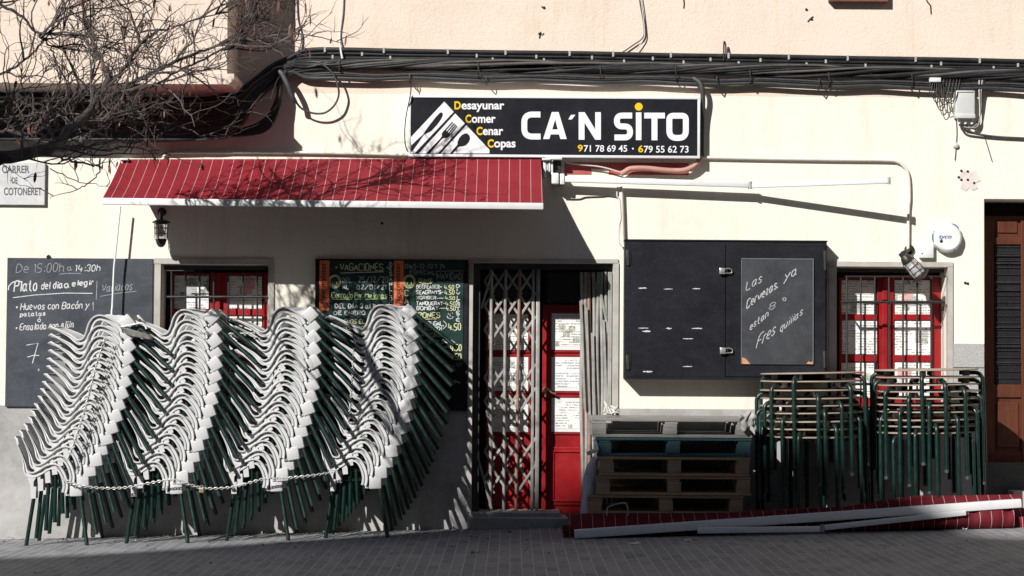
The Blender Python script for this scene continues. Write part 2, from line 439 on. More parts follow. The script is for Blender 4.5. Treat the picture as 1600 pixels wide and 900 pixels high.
def window(x0, x1, ytop, ybot, cols, rows, frame_x, bars, hbars, yp, paper_seed):
    rnd = random.Random(paper_seed)
    X0, X1, Z0, Z1 = RC(x0, ytop, x1, ybot, 0)
    win = MB()
    win.box(X0 + .002, X1 - .002, yp + 0.05, yp + 0.06, Z0, Z1 - .002)                      # dark sheet standing in for recess shade round the trimmed frame
    wo_ = part(win, 'window', M['dark'], bld)
    fr = MB()
    PX = []                                                            # panes in metres
    for (a, b) in cols:
        for (c, d) in rows: PX.append(RC(a, c, b, d, yp))
    # frame pieces: verticals between columns, rails between rows
    xsv = [frame_x[0]] + [v for c in cols for v in c] + [frame_x[1]]
    for i in range(0, len(xsv), 2):
        BX(fr, xsv[i], rows[0][0] - 3, xsv[i + 1], ybot, yp, yp + 0.04, 0.004)
    for (a, b) in cols:
        ysr = [rows[0][0] - 3] + [v for r in rows for v in r] + [ybot]
        for i in range(0, len(ysr) - 1, 2):
            if ysr[i + 1] - ysr[i] > 1: BX(fr, a - .2, ysr[i], b + .2, ysr[i + 1], yp + .004, yp + 0.036, 0.003)
    cx = (cols[0][1] + cols[1][0]) / 2
    BX(fr, cx - 5, rows[0][0] - 2, cx + 3, ybot, yp - 0.016, yp + 0.001, 0.005)
    part(fr, 'frame', M['red'], wo_)
    for p in PX:
        g = MB(); g.box(p[0], p[1], yp + 0.022, yp + 0.026, p[2], p[3]); part(g, 'pane', M['glass'], wo_)
        q = MB(); e = 0.012
        q.box(p[0] + e * rnd.random(), p[1] - e * rnd.random(), yp + 0.016, yp + 0.0165, p[2] + 0.01 * rnd.random(), p[3] - 0.012 * rnd.random())
        if p[3] - p[2] > 0.1:
            part(q, 'paper_notice', M['paper' if rnd.random() < .6 else 'paper2'], wo_)
            for _ in range(rnd.choice((1, 2))):                        # smaller notices stuck over the big sheet
                q = MB(); wq = rnd.uniform(.05, .11); hq = rnd.uniform(.05, .10); cx_ = rnd.uniform(p[0] + wq * .6, p[1] - wq * .6); cz_ = rnd.uniform(p[2] + hq * .6, p[3] - hq * .6)
                q.rbox(-wq / 2, wq / 2, -.0003, .0003, -hq / 2, hq / 2, 0, 1, Matrix.Translation((cx_, yp + .0145 - .001 * _, cz_)) @ Matrix.Rotation(rnd.uniform(-.06, .06), 4, 'Y'))
                part(q, 'paper_notice', M[rnd.choice(('paper_grey', 'paper_pink', 'paper2', 'paper_grey'))], wo_)
    gr = MB(); yb = -0.012
    for b in bars:
        gr.tube([W(b, hbars[0][0] + 1, yb), W(b, ybot - 4, yb)], 0.0075, 8)
    for (yy, a, b, r) in hbars:
        gr.tube([W(a, yy, yb - 0.004), W(b, yy, yb - 0.004)], r, 8)
    for (yy, a, b, r) in hbars[1:]:
        gr.tube([W(b - 1, yy, yb), W(b - 1, yy, 0.05), W(b - 3, yy + 14, 0.06)], 0.007, 6)
        gr.tube([W(a + 1, yy, yb), W(a + 1, yy, 0.05)], 0.007, 6)
    part(gr, 'grille', M['iron'], wo_, 40)
    return wo_
window(250, 418, 413, 628, [(271, 327), (355, 411)], [(429, 483), (493, 548), (558, 612)], (268, 418), [268, 290, 312, 334, 357, 380, 402], [(423, 260, 304, .005), (464, 260, 418, .010)], 0.19, 3)
window(1307, 1481, 417, 640, [(1315, 1371), (1397, 1455)], [(436, 491), (500, 555), (565, 622)], (1312, 1470), [1323, 1345, 1367, 1389, 1411, 1433, 1455], [(432, 1320, 1479, .0055), (472, 1314, 1476, .011), (600, 1314, 1476, .011)], 0.23, 8)
for (x0, x1, yy) in ((250, 418, 416), (1307, 1481, 420)):
    s = MB(); BX(s, x0 + 1, yy, x1 - 1, yy + 5, 0.12, 0.16); part(s, 'shutter_rail', M['black_frame'], bld)

# ---- main door leaves
def leaf(x0, x1, panes, panel_y, transom, handle):
    yp = 0.32
    d = MB(); BX(d, x0, 476, x1, 802, yp, yp + 0.045, 0.004)
    leafo = part(d, 'door', M['red'], bld)
    t = MB(); BX(t, x0 + 8, 424, x1 - 4, 474, yp + .01, yp + .02); part(t, 'transom_pane', M['glass'], leafo)
    fr = MB()
    for (a, b, c, e) in panes:                                          # raised beading round each pane
        BX(fr, a - 3, b - 3, c + 3, b, yp - .012, yp - .001, .003); BX(fr, a - 3, e, c + 3, e + 3, yp - .012, yp - .001, .003)
        BX(fr, a - 3, b + .3, a, e - .3, yp - .012, yp - .001, .003); BX(fr, c, b + .3, c + 3, e - .3, yp - .012, yp - .001, .003)
    a, b, c, e = panel_y
    BX(fr, a, b, c, e, yp - .012, yp - .001, .008); 
    for (k, l, m_, n_) in ((a + 6, b + 6, c - 6, b + 9), (a + 6, e - 9, c - 6, e - 6), (a + 6, b + 9.3, a + 9, e - 9.3), (c - 9, b + 9.3, c - 6, e - 9.3)):
        BX(fr, k, l, m_, n_, yp - .022, yp - .0125, .004)
    part(fr, 'beading', M['red'], leafo)
    rnd = random.Random(int(x0))
    for i, (a, b, c, e) in enumerate(panes):
        g = MB(); BX(g, a, b, c, e, yp - .004, yp - .002); part(g, 'pane', M['glass'], leafo)
        X0, X1, Z0, Z1 = RC(a, b, c, e, yp)
        g = MB(); g.box(X0 + .004, X1 - .004, yp - .0058, yp - .0052, Z0 + .006, Z1 - .004); part(g, 'paper_notice', M['white'], leafo)
        g = MB(); g.box(X0 + .035, X1 - .03 * (1 if i else .2), yp - .0072, yp - .0066, Z0 + .035, Z1 - .03); part(g, 'paper_notice', M['paper' if i != 1 else 'paper2'], leafo)
    if handle:
        h = MB(); P = lambda x, y, yy: W(x, y, yy)
        h.tube(catmull([P(852, 609, yp), P(852, 609, yp - .05), P(855, 607, yp - .055), P(861, 613, yp - .055), P(868, 616, yp - .05)], 5), [.007] * 21, 8)
        h.lathe([(0.0, 0), (.022, 0), (.02, .006), (.0, .006)], P(852, 609, yp - .001), 'Y', 14); h.lathe([(0, 0), (.01, 0), (.01, .004), (0, .004)], P(852, 619, yp - .001), 'Y', 10)
        part(h, 'handle', M['brass'], leafo, 40)
leaf(760, 838, [(762, 490, 826, 548), (762, 557, 826, 612), (762, 621, 826, 676)], (764, 698, 826, 792), None, False)
leaf(847, 920, [(861, 489, 911, 548), (861, 557, 911, 612), (861, 621, 911, 676)], (857, 698, 915, 790), None, True)
fr = MB(); BX(fr, 738.3, 412, 749, 802, 0.05, 0.12); BX(fr, 749.5, 412, 956, 421, 0.06, 0.11); BX(fr, 945, 421.5, 956.7, 802, 0.07, 0.12)
part(fr, 'door_frame', M['black_frame'], bld)

# ---- folding security gate
gt = MB(); yg = 0.15
for (x, xb, w_) in ((833.5, 831, 4.5), (841, 838.5, 6)):
    gt.beam(W(x, 420, yg), W(xb, 800, yg), 0.02, w_ / 200.0, up=Vector((1, 0, 0)), b=.003)
gate = part(gt, 'security_gate', M['gate'], bld, 40)
bars = [(768, 766), (790, 787), (812, 806)]
for i, (a, b) in enumerate(bars):
    q = MB(); q.tube([W(a, 423, yg - .02), W(b, 800, yg - .02)], 0.0125, 10); part(q, 'gate_bar', M['rust' if i == 2 else 'gate'], gate, 40)
lat = MB()
nx = [758, 768, 790, 812, 834]
def slat(x0, y0, x1, y1, dy):
    lat.beam(W(x0, y0, yg + dy), W(x1, y1, yg + dy), 0.018, 0.004, up=Vector((0, 1, 0)), b=.001)
for yc in ():
    hh = 44 if yc > 460 else 30
    for i, x in enumerate((768, 790, 812)):
        slat(x - 11, yc - hh * .5, x + 22, yc + hh, .004 + .0 * i); slat(x + 22, yc - hh, x - 11, yc + hh * .5, -.004)
        slat(x - 4, yc - hh - 8, x + 16, yc - hh * .2, .012); slat(x + 16, yc - hh - 8, x - 4, yc - hh * .2, .018)
for yc in (440, 478, 515, 590, 627, 705, 747):
    for x in (768, 790, 812):
        slat(x - 3, yc - 21, x + 25, yc + 21, .006); slat(x + 25, yc - 21, x - 3, yc + 21, -.006)
    slat(757, yc, 772, yc - 24, .006); slat(757, yc, 772, yc + 24, -.006)
slat(752, 482, 768, 430, -.03); slat(747, 715, 768, 795, -.03); slat(760, 640, 772, 700, -.03)
part(lat, 'lattice', M['gate'], gate)
bn = [(908.5, 910), (914.5, 916), (921, 922), (927.5, 928), (934, 934.5), (940.5, 941), (946.5, 947)]
for i, (a, b) in enumerate(bn):
    q = MB(); pts = [W(a + 1.5 * math.sin(i * 2 + k * .9) * .7, 425 + k * 37.5, yg - .02 - .008 * i) + Vector(((b - a) / 200 * k / 10, 0, 0)) for k in range(11)]
    q.tube(pts, 0.0145, 10); part(q, 'gate_bar', M['gate'] if i != 2 else M['rust'], gate, 40)
lat2 = MB(); lat = lat2
for i, (a, b, c, d) in enumerate(((925, 428, 949, 500), (907, 470, 914, 640), (916, 480, 922, 660), (935, 440, 951, 520), (925, 520, 931, 700), (943, 500, 949, 660))):
    slat(a, b, c, d, -.06 - .008 * i)
BX(lat2, 949.5, 425, 955.5, 760, 0.02, 0.05, .004)
part(lat2, 'folded_lattice', M['gate'], gate)
# thresholds
st = MB(); BX(st, 733, 801, 876, 809, -0.03, 0.33, .006); X0, X1, Z0, Z1 = RC(730, 809.5, 962, 829, -0.10); st.rbox(X0, X1, -0.10, 0.33, Z0 - .1, Z1, .008)
part(st, 'door_step', M['step'], bld)

# ---- timber door on the right
yp = 0.22; d = MB(); BX(d, 1536, 338, 1660, 726, yp, yp + .05); tim = part(d, 'door', M['brown_wood'], bld)
fr = MB()
BX(fr, 1536, 343, 1553, 726, yp - .02, yp - .001, .004); BX(fr, 1596, 343, 1640, 726, yp - .02, yp - .001, .004)
BX(fr, 1553.3, 371, 1595.7, 382, yp - .018, yp - .001, .004); BX(fr, 1553.3, 601, 1595.7, 621, yp - .018, yp - .001, .004)
BX(fr, 1559, 345, 1590, 364, yp - .012, yp - .001, .006); BX(fr, 1558, 628, 1592, 700, yp - .014, yp - .001, .008); BX(fr, 1553.3, 706, 1595.7, 726, yp - .018, yp - .001, .004)
part(fr, 'door_panel', M['brown_wood'], tim)
g = MB(); BX(g, 1554, 383, 1595, 600, yp - .003, yp - .001); part(g, 'pane', M['glass'], tim)
gr = MB()
for k in range(20): BX(gr, 1555, 385 + k * 10.8, 1594.5, 386.3 + k * 10.8, yp - .014, yp - .006)
for k in range(15): BX(gr, 1556 + k * 2.7, 384, 1556.8 + k * 2.7, 599, yp - .0055, yp - .0035)
for k in (398, 410, 440, 452, 480, 510, 540, 565): BX(gr, 1554.5, k, 1595, k + 2.4, yp - .020, yp - .0145)
part(gr, 'grille', M['iron'], tim)
s = MB(); X0, X1, Z0, Z1 = RC(1539, 724, 1645, 775, 0.02); s.rbox(X0, X1 + .6, 0.02, 0.26, Z0 - .3, Z1, .006); part(s, 'door_step', M['blackstone'], bld)
s = MB(); X0, X1, Z0, Z1 = RC(1583, 768, 1700, 800, -0.16); s.rbox(X0, X1, -0.16, 0.015, Z0 - .2, Z1, .008); part(s, 'entrance_step', M['trim'], bld)

# plaster damage and small leftovers on the wall
pt = MB(); c0 = (1513, 280)
poly = [(-14, -8), (-6, -14), (4, -12), (11, -15), (17, -6), (19, 2), (12, 6), (15, 14), (6, 18), (1, 13), (-4, 19), (-13, 14), (-10, 5), (-16, 0)]
pt.prism([(W(c0[0] + a, c0[1] + b).x, W(c0[0] + a, c0[1] + b).z) for a, b in poly], -0.004, 0.002); part(pt, 'plaster_patch', M['ochre'], bld)
for a, b in ((1502, 267), (1512, 268), (1502, 281), (1512, 281), (1498, 277), (1522, 286), (597, 349), (1508, 442), (1512, 443), (843, 53), (1260, 15), (1268, 30), (850, 12), (1407, 112)):
    hl = MB(); p = W(a, b); hl.lathe([(0, 0), (.011, 0), (.007, .007), (0, .008)], (p.x, -.003, p.z), 'Y', 9)
    part(hl, 'bolt_hole', M['dark'], bld)
sl_ = MB(); BX(sl_, 1296, -30, 1388, 2, -.07, -.001, .004); part(sl_, 'window_sill', M['sill'], bld)
for L in ([(1445, -8), (1449, 3), (1454, 9), (1455, 22)], [(1068, -5), (1069, 5), (1068.5, 13)], [(1262, 34), (1268, 28), (1271, 26)], [(843, 60), (845, 50), (847, 55), (850, 52)], [(846, 10), (849, 13), (852, 12)]):
    ck = MB(); ck.tube([W(a, b, -.002) for a, b in L], .006, 5, flat=.5); part(ck, 'plaster_crack', M['dark'], bld)
rs = MB(); X0, X1, Z0, Z1 = RC(882, 254, 1076, 273, -0.003)
rs.box(X0, W(924, 260).x, -.004, .001, Z0, Z1); rs.box(W(951, 260).x, X1, -.004, .001, Z0, Z1); rs.box(W(924, 260).x + .001, W(951, 260).x - .001, -.004, .001, W(940, 264).z, Z1)
part(rs, 'red_paint_strip', pmat('faded_red', (0.42, 0.08, 0.075), 0.7, 0.2, 8), bld)

# ------------------------------------------------------------------ house across the street (behind the camera): its roofline throws the shade on the pavement
YB = -22.0
SHADE = [(-700, 880), (0, 872), (120, 868), (250, 860), (420, 848), (560, 838), (680, 829)]
prof = []
def toB(P):
    t = (P.y - YB) / SUN_DIR.y; Q = P - SUN_DIR * t; return (Q.x, Q.z)
for a, b in SHADE: prof.append(toB(G(a, b)))
for a, b, y in ((745, 814, .1), (810, 806, .3), (870, 776, .3), (912, 725, .1), (940, 682, -.84), (1060, 674, -.84), (1170, 680, -.84), (1290, 708, -.9), (1350, 738, -.9), (1420, 772, -.9), (1480, 800, -1.0)): prof.append(toB(W(a, b, y)))
prof.append(toB(G(1520, 838))); prof.append(toB(G(1700, 846))); prof.append(toB(G(2300, 850)))
poly = [(-60, -2)] + [(-60, prof[0][1])] + prof + [(30, prof[-1][1]), (30, -2)]
ob = MB(); ob.prism(poly, YB, YB - 8.0)
M['opp'] = pmat('opposite_plaster', (0.36, 0.31, 0.25), 0.85, 0.1, 1.0)
oh = thing('building', 'plain plastered house across the street behind the viewer', 'building', (-12, YB, 0))
part(ob, 'wall', M['opp'], oh)
ow = MB()
for k in range(8):
    for z in (1.5, 5.0, 8.5): ow.box(-30 + k * 5, -28.8 + k * 5, YB + .002, YB + .03, z, z + 1.7)
part(ow, 'window', M['glass'], oh)

ev = MB(); ev.box(-9, 9, -1.3, -0.001, 7.12, 7.3); part(ev, 'added_eave', M['opp'], bld)  # unseen overhang, added to cut sky light on the facade
sky_block_house = thing('building', 'plain plastered house added unseen at the right to block sky light', 'building', (16, -6, 0))  # added out of view so the facade's shade gets less sky
mb = MB(); mb.box(11.5, 20, -14, -1, -1.5, 13); part(mb, 'wall', M['opp'], sky_block_house)
mb = MB()
for k in range(4):
    for z in (1.5, 5, 8.5): mb.box(11.46, 11.498, -12 + k * 3, -10.8 + k * 3, z, z + 1.7)
part(mb, 'window', M['glass'], sky_block_house)
# ------------------------------------------------------------------ stacked armchairs
M['resin'] = pmat('grey_resin', (0.56, 0.567, 0.575), 0.42, 0.05, 4, bump=0.06, bscale=200, dirt=(0.42, 0.41, 0.39), dirt_amt=0.35, dscale=9)
M['green'] = pmat('green_enamel', (0.0022, 0.020, 0.016), 0.34, 0.3, 9, dirt=(0.04, 0.035, 0.03), dirt_amt=0.3, dscale=14)
CW = 0.46
def chair_meshes():
    out = {}
    # seat: shallow dish with rolled front skirt
    def seat(u, v):
        y = 0.074 + u * (CW - 0.148); e = 1 - (2 * u - 1) ** 2
        if v < 0.2:
            t = v / 0.2; x = 0.418 - 0.012 * (1 - t) + 0.004 * math.sin(t * PI); z = 0.405 + 0.052 * t
        else:
            t = (v - 0.2) / 0.8; x = 0.418 - t * 0.345; z = 0.457 - 0.022 * math.sin(t * PI * .6) - 0.020 * e * math.sin(t * PI)
        return (x + 0.012 * e * (1 - v), y, z)
    mb = MB(); mb.grid(seat, 12, 16, 0.006); out['seat'] = mb.mesh('seat', M['resin'], 40)
    # backrest: bowed in plan, rounded top corners, thickened rim
    bprof = catmull([(0.075, 0, 0.437), (0.047, 0, 0.47), (0.030, 0, 0.54), (0.006, 0, 0.63), (-0.030, 0, 0.71), (-0.070, 0, 0.793)], 6)
    def bp(v):
        i = min(int(v * (len(bprof) - 1)), len(bprof) - 2); f = v * (len(bprof) - 1) - i
        return bprof[i].lerp(bprof[i + 1], f)
    def back(u, v):
        p = bp(v); e = 1 - (2 * u - 1) ** 2
        ins = 0.006 + 0.030 * min(1, max(0, v - .25) / .4) + 0.06 * max(0, (v - 0.78) / 0.22) ** 2.2
        return (p.x - 0.045 * e * (0.35 + 0.65 * v), ins + u * (CW - 2 * ins), p.z + 0.018 * e * v)
    mb = MB(); mb.grid(back, 14, 14, 0.006)
    rim = [Vector(back(0, k / 14)) for k in range(4, 15)] + [Vector(back(k / 14, 1)) for k in range(1, 14)] + [Vector(back(1, k / 14)) for k in range(14, 3, -1)]
    mb.tube(rim, 0.0050, 8)
    out['backrest'] = mb.mesh('backrest', M['resin'], 45)
    # armrests
    path = catmull([(-0.058, 0, 0.770), (-0.026, 0, 0.702), (0.000, 0, 0.642), (0.016, 0, 0.600), (0.028, 0, 0.567), (0.045, 0, 0.551), (0.072, 0, 0.549), (0.112, 0, 0.566), (0.160, 0, 0.595), (0.212, 0, 0.609), (0.258, 0, 0.599), (0.292, 0, 0.566), (0.314, 0, 0.52), (0.326, 0, 0.47), (0.328, 0, 0.43), (0.318, 0, 0.385)], 4)
    sec = [(0.052, -0.003), (0.02, 0.001), (-0.006, 0.003), (-0.0145, 0.0005), (-0.0158, -0.0045), (-0.0125, -0.0092), (-0.001, -0.0098), (0.018, -0.0115),
           (0.019, -0.0245), (0.004, -0.0268), (-0.001, -0.0282), (-0.002, -0.0400), (0.002, -0.0425), (0.009, -0.041), (0.022, -0.0285), (0.032, -0.014), (0.052, -0.010)]
    def arm(side):
        mb = MB(); n = len(path); vs = []; fs = []; S = len(sec)
        for i in range(n):
            t = (path[min(i + 1, n - 1)] - path[max(i - 1, 0)]).normalized(); nn = Vector((-t.z, 0, t.x))
            k = i / (n - 1); wsc = min(1.0, .12 + .88 * k / .3) if k < 0.72 else 1.0 - 0.55 * (k - 0.72) / 0.28; tp_ = min(1.0, .16 + .84 * (k / .30) ** 1.5)
            for (o, h) in sec:
                q = path[i] + nn * h * tp_
                vs.append((q.x, o * (wsc if o > 0 else tp_) + .030 * max(0, 1 - k / .24), q.z))
        for i in range(n - 1):
            for s_ in range(S):
                fs.append((i * S + s_, i * S + (s_ + 1) % S, (i + 1) * S + (s_ + 1) % S, (i + 1) * S + s_))
        fs.append(tuple(range(S))); fs.append(tuple(range((n - 1) * S, n * S)))
        mb.add(vs, fs)
        # rear web with the arched opening's back edge, rear leg socket
        mb.prism([(0.010, 0.575), (0.037, 0.545), (0.075, 0.539), (0.118, 0.550), (0.122, 0.535), (0.092, 0.513), (0.070, 0.478), (0.068, 0.44), (0.088, 0.438), (0.084, 0.352), (0.046, 0.352), (0.048, 0.44), (0.032, 0.49)], 0.002, 0.009)
        mb.rbox(0.045, 0.086, 0.004, 0.072, 0.352, 0.440, 0.006)
        # flared panel from the arm's front down to the front leg socket
        A = catmull([(0.235, 0, 0.592), (0.285, 0, 0.555), (0.312, 0, 0.49), (0.318, 0, 0.41)], 5)
        B = catmull([(0.250, 0, 0.592), (0.318, 0, 0.555), (0.362, 0, 0.497), (0.412, 0, 0.452)], 5)
        def pan(u, v):
            i = min(int(v * 15), 14); f = v * 15 - i
            a = A[i].lerp(A[i + 1], f); b = B[i].lerp(B[i + 1], f); p = a.lerp(b, u)
            return (p.x, 0.004 + 0.046 * u, p.z)
        mb.grid(pan, 5, 15, -0.005)
        mb.rbox(0.336, 0.430, 0.000, 0.05, 0.360, 0.458, 0.008)
        mb.rbox(0.306, 0.334, 0.000, 0.03, 0.366, 0.384, 0.004)
        if side: mb.v = [(x, CW - y, z) for x, y, z in mb.v]
        return mb.mesh('armrest', M['resin'], 50)
    out['arm'] = [arm(0), arm(1)]
    legs = []
    for side in (0, 1):
        for (a, b, t0, t1) in (((0.066, 0.40), (0.0, 0.0), .052, .036), ((0.410, 0.40), (0.472, 0.002), .022, -.045)):
            y0, y1 = (t0, t1) if not side else (CW - t0, CW - t1)
            mb = MB(); p = Vector((a[0], y0, a[1])); q = Vector((b[0], y1, b[1]))
            mb.tube([p, q], 0.0152, 10)
            legs.append(mb.mesh('leg', M['green'], 40))
    out['legs'] = legs
    return out
CM = chair_meshes()
def make_chair():
    r = bpy.data.objects.new('stacking_chair', None); COL.objects.link(r); r.empty_display_size = .05
    inst('seat', CM['seat'], r); inst('backrest', CM['backrest'], r)
    for a in CM['arm']: inst('armrest', a, r)
    for l in CM['legs']: inst('leg', l, r)
    return r
ORD = ['bottom', 'second', 'third', 'fourth', 'fifth', 'sixth', 'seventh', 'eighth', 'ninth', 'tenth', 'eleventh', 'twelfth', 'thirteenth', 'fourteenth', 'fifteenth', 'top']
STK = ['the leftmost chair stack', 'the second chair stack from left', 'the third chair stack from left', 'the chair stack nearest the door']
FEET = [((39, 853), (137, 852)), ((196, 850), (295, 848)), ((353, 845), (452, 843)), ((508, 838), (610, 836))]
LEAN = [9.0, 3.0, 2.5, 2.0]; NCH = 16; STEPLEN = 0.0765; DTH = 2.75
proto = make_chair(); CH_Y = []
for s_, (fa, fb) in enumerate(FEET):
    yk = (-.63, -.63, -.61, -.56)[s_]; p = W(*fa, yk); q = W(*fb, yk); p.z = gz(p.x); q.z = gz(q.x); CH_Y.append(yk)
    yaw = 0.0
    base = Matrix.Translation((p.x, p.y, p.z)) @ Matrix.Rotation(math.atan2(p.z - q.z, q.x - p.x), 4, 'Y')
    hp = Vector((0.212, 0, 0.609)); a0 = math.radians(63.5 - LEAN[s_])
    Mk = base.copy(); rnd = random.Random(40 + s_)
    for k in range(NCH):
        o = proto if (s_ == 0 and k == 0) else copy_tree(proto)
        j = Matrix.Translation((rnd.uniform(-.002, .002), rnd.uniform(-.007, .007), 0)) @ Matrix.Rotation(math.radians(rnd.uniform(-.7, .7)), 4, 'Z') @ Matrix.Rotation(math.radians(rnd.uniform(-.3, .3)), 4, 'Y') if k else Matrix.Identity(4)
        o.matrix_basis = Mk @ j
        pos = ORD[k] + (' one of ' if k in (0, 15) else ' from the bottom in ') + STK[s_]
        tag(o, 'grey plastic armchair, ' + pos, 'chair', 'grey stacking chairs in four leaning stacks')
        d = Vector((math.cos(a0), 0, math.sin(a0))) * STEPLEN
        dth = math.radians(DTH)
        Mk = Mk @ Matrix.Translation(hp + d) @ Matrix.Rotation(-dth, 4, 'Y') @ Matrix.Translation(-hp)
bpy.context.view_layer.update()

# ------------------------------------------------------------------ bistro tables, spiral stacks
M['ttop'] = pmat('pale_laminate', (0.36, 0.295, 0.24), 0.5, 0.15, 5, dirt=(0.2, 0.17, 0.14), dirt_amt=0.4)
M['bracket'] = pmat('grey_bracket', (0.40, 0.40, 0.39), 0.5, 0.15, 9)
M['capg'] = pmat('dull_leg_cap', (0.045, 0.06, 0.052), 0.6, .2, 9)
def table_meshes():
    mb = MB(); mb.lathe([(0, 0), (.379, 0), (.384, .002), (.384, .008), (.380, .010), (0, .010)], seg=48); top = mb.mesh('tabletop', M['ttop'], 35)
    R_ = .41; b = .055
    pts = [(.24, 0, -.020), (R_ - b, 0, -.020)] + [(R_ - b + b * math.sin(a), 0, -.020 - b + b * math.cos(a)) for a in [PI / 2 * k / 6 for k in range(1, 7)]] + [(R_ + .002, 0, -.40), (R_ + .004, 0, -.672)]
    mb = MB(); mb.tube(pts, .0155, 12); leg = mb.mesh('leg', M['green'], 40)
    mb = MB(); mb.lathe([(0, 0), (.0168, 0), (.0168, .022), (0, .022)], (R_ + .004, 0, -.688), seg=12); cap = mb.mesh('leg_cap', M['capg'], 40)
    mb = MB(); mb.rbox(.262, .318, -.02, .02, -.042, -.001, .006); br = mb.mesh('bracket', M['bracket'], 40)
    return top, leg, cap, br
TM = table_meshes()
def make_table():
    r = bpy.data.objects.new('bistro_table', None); COL.objects.link(r); r.empty_display_size = .05
    inst('tabletop', TM[0], r)
    for k in range(4):
        R4 = Matrix.Rotation(k * PI / 2, 4, 'Z')
        l = inst('leg', TM[1], r, R4); inst('leg_cap', TM[2], l)
        inst('bracket', TM[3], r, R4)
    return r
tproto = make_table(); first = True
TY = -0.52
for (cx, tops, ang, nm, n_) in ((1268, [72, 108, 150, 187, 222, 255, 293, 330, 365], [-28, 35, -2, 23, 6, -42, 16, -22, 88], 'left table stack', 9),
                            (1449, [56, 90, 125, 155, 187, 217, 250, 285, 315, 345], [-17, 6, 29, -33, -10, -41, 18, -2, -24, -48], 'right table stack', 10)):
    rnd = random.Random(cx)
    for k, (zy, a) in enumerate(zip(tops, ang)):
        o = tproto if first else copy_tree(tproto); first = False
        p = W(cx, 560 + zy / 3, TY)
        tilt = Matrix.Rotation(math.radians(-0.9 + rnd.uniform(-.5, .5)), 4, 'Y') @ Matrix.Rotation(math.radians(rnd.uniform(-.3, .5)), 4, 'X')
        o.matrix_basis = Matrix.Translation((p.x + rnd.uniform(-.012, .012), TY + rnd.uniform(-.01, .01), p.z)) @ tilt @ Matrix.Rotation(math.radians(a - 90), 4, 'Z')
        w_ = 'top' if k == 0 else ('bottom' if k == n_ - 1 else ORD[k])
        tag(o, 'round green legged table, ' + (w_ + ' one of the ' + nm if k in (0, n_ - 1) else w_ + ' from the top of the ' + nm), 'table', 'round tables stacked upright under the right window')

# ------------------------------------------------------------------ pallets
def pallet(px0, px1, pz_top, yf, col, label, seed, mats):
    rnd = random.Random(seed)
    X0 = W(px0, 700, yf).x; X1 = W(px1, 700, yf).x; L = X1 - X0; Dp = 0.78; H = 0.137
    t = thing('pallet', label, 'pallet', ((X0 + X1) / 2, yf + Dp / 2, pz_top - H), 'wooden pallets stacked beside the door')
    mk = lambda: rnd.choice(mats)
    j = lambda a: rnd.uniform(-a, a)
    z = pz_top
    yy = yf
    for k, bw in enumerate((.13, .10, .14, .10, .13)):
        yk = yf + (Dp - bw) * k / 4
        mb = MB(); mb.rbox(X0 + j(.008), X1 + j(.008), yk + j(.003), yk + bw, z - .020, z, .003); part(mb, 'deck_board', mk(), t)
    for k in range(3):
        xk = X0 + (L - .10) * k / 2
        mb = MB(); mb.rbox(xk + .002, xk + .098, yf + .004, yf + Dp - .004, z - .0405, z - .0205, .003); part(mb, 'stringer', mk(), t)
    for k in range(3):
        for i in range(3):
            xk = X0 + (L - .11) * k / 2 + .005 + j(.01) * (k == 1); yk = yf + .004 + (Dp - .11) * i / 2
            mb = MB(); mb.rbox(xk, xk + .10, yk, yk + .10, z - H + .0205, z - .041, .004); part(mb, 'block', mk(), t)
    for i in range(3):
        yk = yf + (Dp - .10) * i / 2
        mb = MB(); mb.rbox(X0 + j(.012), X1 + j(.012), yk + .001, yk + .10, z - H, z - H + .020, .003); part(mb, 'bottom_board', mk(), t)
    return t
M['w_grey'] = wood_mat('weathered_wood', (0.17, 0.165, 0.155), (0.30, 0.29, 0.27)); M['w_grey2'] = wood_mat('weathered_wood_pale', (0.20, 0.19, 0.18), (0.33, 0.315, 0.295))
M['w_blue'] = wood_mat('blue_green_painted_wood', (0.016, 0.052, 0.064), (0.034, 0.090, 0.105), dirt=(0.06, 0.07, 0.07))
M['w_br'] = wood_mat('brown_wood', (0.25, 0.175, 0.115), (0.42, 0.305, 0.205)); M['w_br2'] = wood_mat('tan_wood', (0.28, 0.19, 0.11), (0.46, 0.32, 0.195))
PY = -0.84; ptop = W(1050, 654, PY).z
PL = [(925, 1173, 'weathered grey wooden pallet on top of the pallet pile', [M['w_grey'], M['w_grey2']]),
      (933, 1174, 'blue green painted wooden pallet second from the top of the pile', [M['w_blue']]),
      (937, 1172, 'brown wooden pallet directly under the blue green one', [M['w_br'], M['w_br2'], M['w_br']]),
      (931, 1173, 'brown wooden pallet fourth from the top of the pallet pile', [M['w_br'], M['w_br2']]),
      (918, 1162, 'brown wooden pallet just above the fallen red awning', [M['w_br'], M['w_br']]),
      (926, 1168, 'lowest wooden pallet hidden behind the fallen red awning', [M['w_br']])]
PH = (ptop - gz(1.2)) / 6
for k, (a, b, lab, ms) in enumerate(PL):
    z = ptop - k * PH
    o = pallet(a, b, z, PY + 0.012 * math.sin(k * 2.1), None, lab, 70 + k, ms)
    s = (PH - .0015) / 0.137; o.scale.z = s; o.location.z = z - PH + .001

